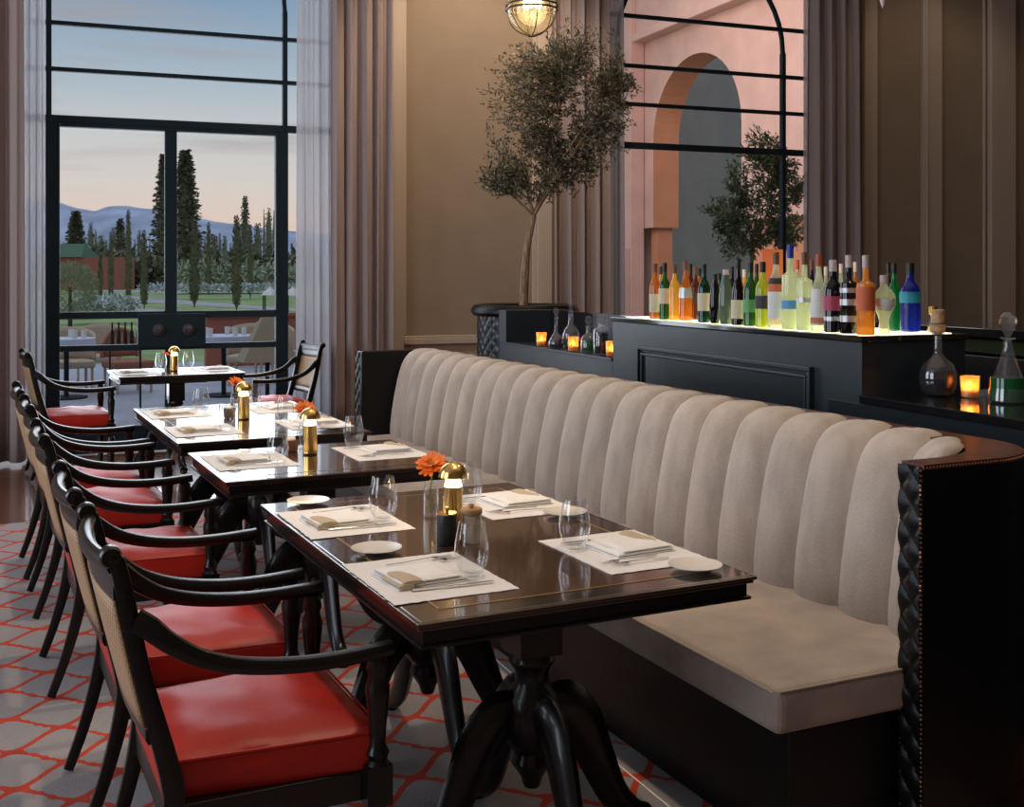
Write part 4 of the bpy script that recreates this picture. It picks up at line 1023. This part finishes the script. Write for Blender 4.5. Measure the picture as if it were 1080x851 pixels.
# pyramidal canvas shade
p = at(282, 425, 0); t = thing('garden_lantern', 'large canvas pyramid lantern on the terrace behind the right door leaf', 'lantern', (p.x, p.y, -.02))
b = bm_(); vs = [b.verts.new(v) for v in ((-.32,-.32,.52), (.32,-.32,.52), (.32,.32,.52), (-.32,.32,.52), (-.07,-.07,1.02), (.07,-.07,1.02), (.07,.07,1.02), (-.07,.07,1.02))]
for f in ((0,1,5,4),(1,2,6,5),(2,3,7,6),(3,0,4,7),(4,5,6,7),(3,2,1,0)): b.faces.new([vs[i] for i in f])
obj('shade', b, M['umbrella'], t)
b = bm_(); lathe(b, [(.16, 0), (.16, .02), (.025, .03), (.025, .52)], n=16); obj('stand', b, M['steel'], t)
# white post lanterns
for x, lab in ((285, 'white roofed post lantern beyond the parapet'), (309, 'second white roofed post lantern near the door frame')):
    q = at_d(x, 333, 23); t = thing('post_lantern', lab, 'lantern', (q.x, q.y, GZ), 0, 'post lanterns in the garden')
    z = q.z-GZ; b = bm_(); lathe(b, [(.03, 0), (.03, z)], n=8); box(b, -.13, .13, -.13, .13, z, z+.03)
    for sx in (-1, 1):
        for sy in (-1, 1): box(b, sx*.12-.012, sx*.12+.012, sy*.12-.012, sy*.12+.012, z, z+.42)
    obj('post', b, M['steel'], t)
    b = bm_(); lathe(b, [(.19, z+.42), (.12, z+.50), (.04, z+.56), (.03, z+.60)], n=4); obj('roof', b, M['white'], t)

# garden ---------------------------------------------------------------------
def strip(name, lab, cat, pts, m, h=.03):
    b = bm_(); P = [at(x, y, GZ+h) for x, y in pts]
    a = [b.verts.new(q) for q in P]; c = [b.verts.new(q-Vector((0,0,h+.02))) for q in P]; n = len(P)
    b.faces.new(a); b.faces.new(list(reversed(c)))
    for i in range(n): b.faces.new((a[i], a[(i+1) % n], c[(i+1) % n], c[i]))
    o = struct(name, b, m, lab)
strip('path_garden', None, None, [(88, 311), (120, 311), (320, 326), (320, 328.5), (200, 321.5), (85, 315)], M['path'])
strip('path_side', None, None, [(100, 305), (340, 311), (340, 313), (100, 307)], M['path'])
strip('path_near', None, None, [(60, 322), (150, 325), (300, 333), (300, 336), (150, 328), (60, 325)], M['path'])
def tree_col(x, ytop, ybase, wpx, lab, m='cypress', kind='col', d=None, n=900, name='cypress_tree', group='columnar cypresses in the garden'):
    wpx *= 1.35 if kind == 'con' else 1.0
    if d is None: p = at(x, ybase, GZ); d = p.x*fw[0]+p.y*fw[1]
    else: p = at_d(x, 290, d); p.z = GZ
    ztop = H + (HY-ytop)*d/F; h = ztop-GZ; w = wpx*d/F/2; rnd = random.Random(int(x*7+ytop))
    t = thing(name, lab, 'tree', p, 0, group); b = bm_(); lathe(b, [(w*.16, 0), (w*.10, h*.5), (w*.03, h*.97)], n=6); obj('trunk', b, M['bark_dark'], t)
    b = bm_(); s = (w*.32 if kind == 'col' else w*.16)
    if kind == 'col': lathe(b, [(w*.3, h*.04), (w*.72, h*.14), (w*.78, h*.45), (w*.6, h*.75), (w*.25, h*.93), (w*.03, h*.985)], n=9)
    else: lathe(b, [(w*.25, h*.08), (w*.42, h*.2), (w*.34, h*.5), (w*.18, h*.8), (w*.02, h*.97)], n=8)
    for i in range(n):
        f = rnd.random(); a = rnd.uniform(0, 6.283)
        if kind == 'col': r = w*(.98-.05*rnd.random())*math.sin(PI*min(1, (f*.96+.04)))**.35*(1-.45*f)
        else:
            lay = (math.sin(f*h*5.5+a*2)*.5+.5)*.45+.55; r = w*(1-f)**.75*lay*rnd.uniform(.25, 1.05)
        q = Vector((r*math.cos(a), r*math.sin(a), h*(.06+.93*f)))
        for _ in range(1):
            dr = Vector((math.cos(a), math.sin(a), rnd.uniform(.2, 1.6) if kind == 'col' else rnd.uniform(-.6, .3)))
            leaf(b, q, dr, s*rnd.uniform(1, 2), s*rnd.uniform(.5, 1.1), rnd)
    obj('foliage', b, M[m], t); return t
for x, yt, yb, w, lab in [(106,268,315,5,'short slim cypress in front of the red garden building'), (117,244,317,6,'slim cypress before the right end of the red building'), (135.5,221,323,7,'tall slim cypress second left of the central door post'),
   (152,243,326,8,'slim cypress just left of the central door post'), (205,236,324,10,'thick cypress just right of the central door post'), (220,234,311,6,'thin cypress right of the thick one'),
   (249.5,227,328,10,'thick dark cypress in the right half of the door'), (264,236,315,6,'thin cypress right of the thick dark one'), (298,244,318,7,'cypress at the right door frame'), (182,262,317,5,'small cypress seen beside the central post')]:
    tree_col(x, yt, yb, w, lab)
for x, yt, w, d, lab in [(195.5,157,36,190,'tallest conifer, right of the central door post'), (173.5,161,28,205,'tall conifer hidden partly by the central door post'), (258.5,206,17,180,'medium conifer in the right half of the door'), (80,222,26,200,'broad conifer over the green roofed building'), (127,230,20,210,'conifer behind the right end of the red building')]:
    tree_col(x, yt, 0, w, lab, 'conifer', 'con', d, 2600 if w > 25 else 1200, 'conifer_tree', 'tall conifers beyond the garden')
rnd = random.Random(9)
for i, x in enumerate([60, 67, 72, 90, 96, 101, 107, 112, 120, 142, 147, 158, 163, 169, 187, 203, 209, 216, 226, 232, 237, 243, 254, 268, 272, 278.5, 283.5, 289, 294, 308]):
    yt = {272:235, 278.5:219, 283.5:219, 289:220, 96:234}.get(x, rnd.uniform(238, 256))
    tree_col(x, yt, 0, rnd.uniform(6, 11), 'dark distant tree in the tree line, its tip at %s' % ('the skyline' if yt < 240 else 'mid height'), 'conifer', 'con' if i % 2 else 'col', 215+rnd.uniform(0, 45), 320, 'distant_tree', 'dark tree line beyond the garden')
# dense belt of undergrowth at the feet of the tree line, grey green hedge, flowers, bush
def belt(name, lab, cat, x0, x1, yt, yb, d, thick, m, n, leafs, kind='stuff', seed=1):
    rnd = random.Random(seed); b = bm_(); zt = H-(yt-HY)*d/F; A_ = at_d(x0, 290, d); B_ = at_d(x1, 290, d)
    z0 = GZ if yb is None else H-(yb-HY)*d/F; dirv = Vector((fw[0], fw[1], 0))
    for i in range(n):
        f = rnd.random(); g = rnd.random(); k = rnd.uniform(-1, 1)
        lump = .75+.25*math.sin(f*37+seed)*math.sin(f*91)
        q = A_.lerp(B_, f) + dirv*k*thick; q.z = z0+(zt-z0)*g*lump*math.sqrt(max(0, 1-k*k*.6))
        leaf(b, q, Vector((rnd.gauss(0,1), rnd.gauss(0,1), rnd.gauss(.5,1))), leafs*rnd.uniform(1,2), leafs*rnd.uniform(.5,1), rnd)
    o = obj(name, b, m); tag(o, lab, cat)
    if kind: o['kind'] = kind
    return o
belt('undergrowth', 'dark undergrowth at the foot of the distant tree line', 'shrubs', 50, 330, 262, None, 166, 5, M['conifer'], 9000, 1.1, seed=2)
belt('hedge', 'grey green hedge across the right half of the garden', 'hedge', 186, 320, 276, 303, 120, 4, M['bush'], 5000, .45, None, 3)
belt('flower_bed', 'pale flowers along the garden path', 'flowers', 150, 320, 299, 306, 93, 1.0, M['flowers'], 1800, .22, seed=4)
belt('flower_bed', 'pale grey flowers below the round bush', 'flowers', 82, 138, 311, 326, 46, 1.2, M['flowers'], 2200, .14, seed=5)
q = at_d(74, 290, 38); rnd = random.Random(3); b = bm_()
zc = H-(303-HY)*38/F
for i in range(5200):
    v3 = Vector((rnd.gauss(0,1), rnd.gauss(0,1), rnd.gauss(0,1))).normalized()*(rnd.random()**.25)
    leaf(b, Vector((v3.x*.88, v3.y*.8, zc-GZ+v3.z*.82)), v3+Vector((0,0,.4)), .11*rnd.uniform(.6,1.4), .03, rnd)
t = thing('round_bush', 'round grey green bush behind the left door leaf', 'bush', (q.x, q.y, GZ)); obj('foliage', b, M['bush'], t)
b = bm_(); lathe(b, [(.08, 0), (.05, zc-GZ)], n=8); obj('trunk', b, M['bark_dark'], t)
# red garden building with green roof
A_ = at_d(40, 290, 150); B_ = at_d(126, 290, 150); t = thing('garden_building', 'long red garden building with green pitched roof behind cypresses', 'building', (A_.x, A_.y, GZ), math.atan2(B_.y-A_.y, B_.x-A_.x))
L_ = (B_-A_).length; zw = H-(271-HY)*150/F-GZ; zr = H-(258-HY)*150/F-GZ
b = bm_(); box(b, 0, L_, 0, 6, 0, zw); obj('wall', b, M['brick_red'], t)
b = bm_(); Lr = L_*.55; vs = [b.verts.new(v) for v in ((-.3,-.4,zw), (Lr,-.4,zw), (Lr,6.4,zw), (-.3,6.4,zw), (.6,3,zr+.2), (Lr-.8,3,zr+.2))]
for f in ((0,1,5,4),(1,2,5),(2,3,4,5),(3,0,4),(3,2,1,0)): b.faces.new([vs[i] for i in f])
obj('roof', b, M['green_roof'], t)
# mountains
from mathutils import noise as mn
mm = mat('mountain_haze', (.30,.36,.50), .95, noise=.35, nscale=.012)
b = bm_(); D0 = 1400
def mf(u, v):
    x = -150+ (560)*u; prof_ = [(-150,225),(40,212),(62,214),(80,219),(98,222),(112,218),(130,217),(150,219),(185,222),(220,231),(245,235),(280,240),(330,246),(420,255)]
    for (a, ya), (c, yc) in zip(prof_, prof_[1:]):
        if a <= x <= c: yy = ya+(yc-ya)*(x-a)/(c-a)
    d = D0+ v*700; p = at_d(x, 290, D0)*(d/D0); ridge = math.sin(PI*min(1, v*1.0))
    hh = (HY-yy)*(D0+350)/F; n_ = mn.fractal(Vector((p.x*.006, p.y*.006, 0)), 1, 2, 5)
    return (p.x, p.y, GZ-2 + (hh+2)*(ridge**.8)*(1+.10*n_*math.sin(PI*v)))
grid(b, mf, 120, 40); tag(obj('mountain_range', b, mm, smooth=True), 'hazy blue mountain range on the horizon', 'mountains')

# ------------------------------------------------------------------ courtyard building seen through the arched window
XW = 11.6
def wy(px_): u = (px_-CX)/F; d = XW/(fw[0]+rt[0]*u); return d*(fw[1]+rt[1]*u), d
ya0, dA = wy(689); ya1, dB = wy(782); yo0, _ = wy(655)
zs = H + (290-150)*dA/F*1.0; 
cy_ = (ya0+ya1)/2; ra = (ya0-ya1)/2; apex = H+233*((dA+dB)/2)/F; zimp = H+(290-240)*dA/F
cw = thing('courtyard_building', 'pink rendered building with tall arch outside the bottle window', 'building', (XW, 0, 0))
b = bm_(); TH = .62; ytop_ = 26; ylow = 11.0; ztop_ = 11
# arch outline (y, z) with pointed-round top
n = 24; arcp = [(cy_ + ra*math.cos(PI*i/n), zs + (apex-zs)*math.sin(PI*i/n)) for i in range(n+1)]
def face_strip(bm, x):
    pass
# wall around the arch as quads between arch and outer rectangle, front and back, plus the reveal
def wallring(bm, x0, x1, y_far, y_near, zb, zt):
    outl = []; 
    inn = [(ya0, zb)] + arcp + [(ya1, zb)]
    for (y, z) in inn:
        if (y, z) == inn[0]: outl.append((y_far, zb))
        elif (y, z) == inn[-1]: outl.append((y_near, zb))
        else:
            i = inn.index((y, z)); t_ = (i-1)/(len(inn)-3)
            # walk far-side up, across the top, near-side down
            L1_, L2_ = zt-zs, y_far-y_near; tot = 2*L1_+L2_; s = t_*tot
            if s < L1_: outl.append((y_far, zs+s))
            elif s < L1_+L2_: outl.append((y_far-(s-L1_), zt))
            else: outl.append((y_near, zt-(s-L1_-L2_)))
    V = [[bm.verts.new((x, p[0], p[1])) for p in L3_] for x, L3_ in ((x0, inn), (x1, inn), (x1, outl), (x0, outl))]
    m = len(inn)
    for a, c in ((0,1),(1,2),(2,3),(3,0)):
        for i in range(m-1):
            f = bm.faces.new((V[a][i], V[a][i+1], V[c][i+1], V[c][i]))
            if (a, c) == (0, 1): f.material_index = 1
yfar = wy(680)[0]
wallring(b, 0, TH, yfar+.6, ylow, zimp, ztop_)
obj('arched_wall', b, [M['pink'], M['pink_shade']], cw)
b = bm_(); box(b, .16, TH-.1, ya0+.1, yfar-.01, -.02, zimp); box(b, .16, TH-.1, ylow, ya1-.05, -.02, zimp); obj('pier', b, M['pink_shade'], cw)
b = bm_(); box(b, -.35, TH+.4, yfar+.62, yfar+2.2, -.02, ztop_); box(b, -.35, -.01, yfar, yfar+.62, -.02, ztop_); box(b, -.5, -.351, yfar+.02, yfar+1.6, -.02, H+(290-262)*wy(670)[1]/F); obj('corner_pilaster', b, M['pink'], cw, bevel=.02)
zc0 = H+250*wy(680)[1]/F
b = bm_(); box(b, -.22, 0, ylow, yfar+.0, zc0+.02, ztop_); box(b, -.32, 0, ylow, yfar+.0, zc0-.12, zc0+.05); obj('cornice', b, M['pink'], cw, bevel=.02)
b = bm_(); box(b, 5.0, 5.3, 8, 32, -.02, 10); obj('inner_wall', b, M['grey_render'], cw)
b = bm_(); box(b, 0, 30, 32, 32.3, -.02, 11); tag(obj('far_court_wall', b, M['pink'], loc=(XW-2.0,0,0)), 'pink wall closing the courtyard far beyond the window', 'wall')
# outdoor olive in front of it
pb = at_d(789, 290, 13.2); pb.z = -.02; dO = 13.2
def rel2(x, y, dd=0): return at_d(x, y, dO+dd) - pb
bl = []
for (x, y, rx, rz) in [(790,190,28,34),(800,160,22,22),(765,230,26,24),(805,225,28,30),(828,200,16,30),(785,260,34,20),(832,255,14,22)]:
    c = rel2(x, y, random.uniform(-.2,.2)); bl.append(((c.x, c.y, c.z), (rx*dO/F, .3, rz*dO/F)))
olive('outdoor olive tree in the courtyard behind the bottles', pb, [Vector((0,0,.5)), Vector((.02,0,1.0)), rel2(792, 285), rel2(794, 262)], ((0,0,2),(.6,.6,.6)), 9000, 21, M['olive_green'], .075, .02, blobs=bl)
t = thing('courtyard_pot', 'terracotta pot of the outdoor olive tree', 'pot', pb); b = bm_(); lathe(b, [(.2, 0), (.3, .5), (.32, .5), (.32, .56), (.26, .56), (.24, .48), (.01, .47)], n=24); obj('body', b, M['pink_shade'], t, smooth=True)

# ------------------------------------------------------------------ world
w = bpy.data.worlds.new('dusk'); S.world = w; w.use_nodes = True; nt = w.node_tree; N = nt.nodes; L = nt.links
bg = N['Background']; tc = N.new('ShaderNodeTexCoord'); sp = N.new('ShaderNodeSeparateXYZ'); L.new(tc.outputs['Generated'], sp.inputs[0])
cr = N.new('ShaderNodeValToRGB'); el = cr.color_ramp.elements
stops = [(.0, (206,184,174)), (.045, (226,204,190)), (.075, (218,208,200)), (.115, (205,206,205)), (.16, (176,190,200)), (.24, (126,156,184)), (.45, (190,205,228)), (1.0, (228,236,246))]
el[0].position, el[0].color = stops[0][0], s2l(stops[0][1]); el[1].position, el[1].color = stops[-1][0], s2l(stops[-1][1])
for p_, c_ in stops[1:-1]: e = el.new(p_); e.color = s2l(c_)
L.new(sp.outputs[2], cr.inputs[0])
mp = N.new('ShaderNodeMapping'); mp.inputs['Scale'].default_value = (2.2, 2.2, 26); mp.inputs['Rotation'].default_value = (0, R(4), 0)
nz = N.new('ShaderNodeTexNoise'); nz.inputs['Scale'].default_value = 1.6; nz.inputs['Detail'].default_value = 6; L.new(tc.outputs['Generated'], mp.inputs[0]); L.new(mp.outputs[0], nz.inputs['Vector'])
mr = N.new('ShaderNodeMapRange'); mr.inputs[1].default_value = .50; mr.inputs[2].default_value = .68; mr.inputs[3].default_value = 0; mr.inputs[4].default_value = .55; L.new(nz.outputs[0], mr.inputs[0])
mx = N.new('ShaderNodeMixRGB'); L.new(mr.outputs[0], mx.inputs[0]); L.new(cr.outputs[0], mx.inputs[1]); mx.inputs[2].default_value = s2l((168,158,158))
L.new(mx.outputs[0], bg.inputs[0]); bg.inputs[1].default_value = 1.0

# ------------------------------------------------------------------ lights
def area(name, loc, rot, sx, sy, e, col, spread=None):
    l = bpy.data.lights.new(name, 'AREA'); l.shape = 'RECTANGLE'; l.size = sx; l.size_y = sy; l.energy = e; l.color = col
    if spread: l.spread = R(spread)
    o = bpy.data.objects.new(name, l); C.objects.link(o); o.location = loc; o.rotation_euler = rot; return o
COOL = (.80, .88, 1.0); WARM = (1, .78, .56)
for k, yy in enumerate((1.7, 6.5)):
    area('left_window_daylight', (XL-.3, yy, 2.6), (0, R(-90), 0), 4.0, 2.9, 170, COOL)
area('garden_window_daylight', (.765, WY+.6, 2.6), (R(-90), 0, 0), 2.8, 4.4, 160, (.86,.92,1.0))
def spot(name, loc, aim, e, col, ang, r=.08, blend=.6):
    l = bpy.data.lights.new(name, 'SPOT'); l.energy = e; l.color = col; l.spot_size = R(ang); l.spot_blend = blend; l.shadow_soft_size = r
    o = bpy.data.objects.new(name, l); C.objects.link(o); o.location = loc
    o.rotation_euler = (Vector(aim)-Vector(loc)).to_track_quat('-Z', 'Y').to_euler(); return o
for X, Y in ((1.3, 2.7), (1.2, 4.9), (1.0, 7.2)): spot('ceiling_spot', (X+.5, Y, 5.2), (X, Y, .7), 270, WARM, 50, .10)
for X in (3.45,): spot('wall_spot', (X, 8.2, 5.2), (X, 10.0, 2.4), 270, WARM, 80, .15)
spot('bar_spot', (4.4, 4.6, 5.2), (3.2, 4.8, 1.1), 90, WARM, 70, .15)
spot('wall_spot', (8.6, 8.2, 5.2), (8.8, 10.0, 2.5), 30, WARM, 90, .2)
area('chandelier_fill', (2.5, 4.5, 5.25), (0, 0, 0), 6, 8, 45, WARM)  # unseen soft fill added overhead, approximating chandelier light
area('courtyard_flood', (6.5, 16.5, 6.5), (0, R(-65), 0), 5, 5, 330, (1,.86,.78))

# ------------------------------------------------------------------ camera
cam = bpy.data.cameras.new('cam'); co = bpy.data.objects.new('camera', cam); C.objects.link(co); S.camera = co
co.location = (0, 0, H); co.rotation_euler = (R(90), 0, -YAW)
cam.sensor_fit = 'HORIZONTAL'; cam.sensor_width = 36; cam.lens = F*36/1080
cam.shift_y = -(425.5-HY)/1080; cam.clip_end = 6000; cam.clip_start = .02
S.view_settings.view_transform = 'Standard'; S.view_settings.look = 'None'; S.view_settings.gamma = 1; S.view_settings.use_curve_mapping = False
S.view_settings.exposure = 0.0
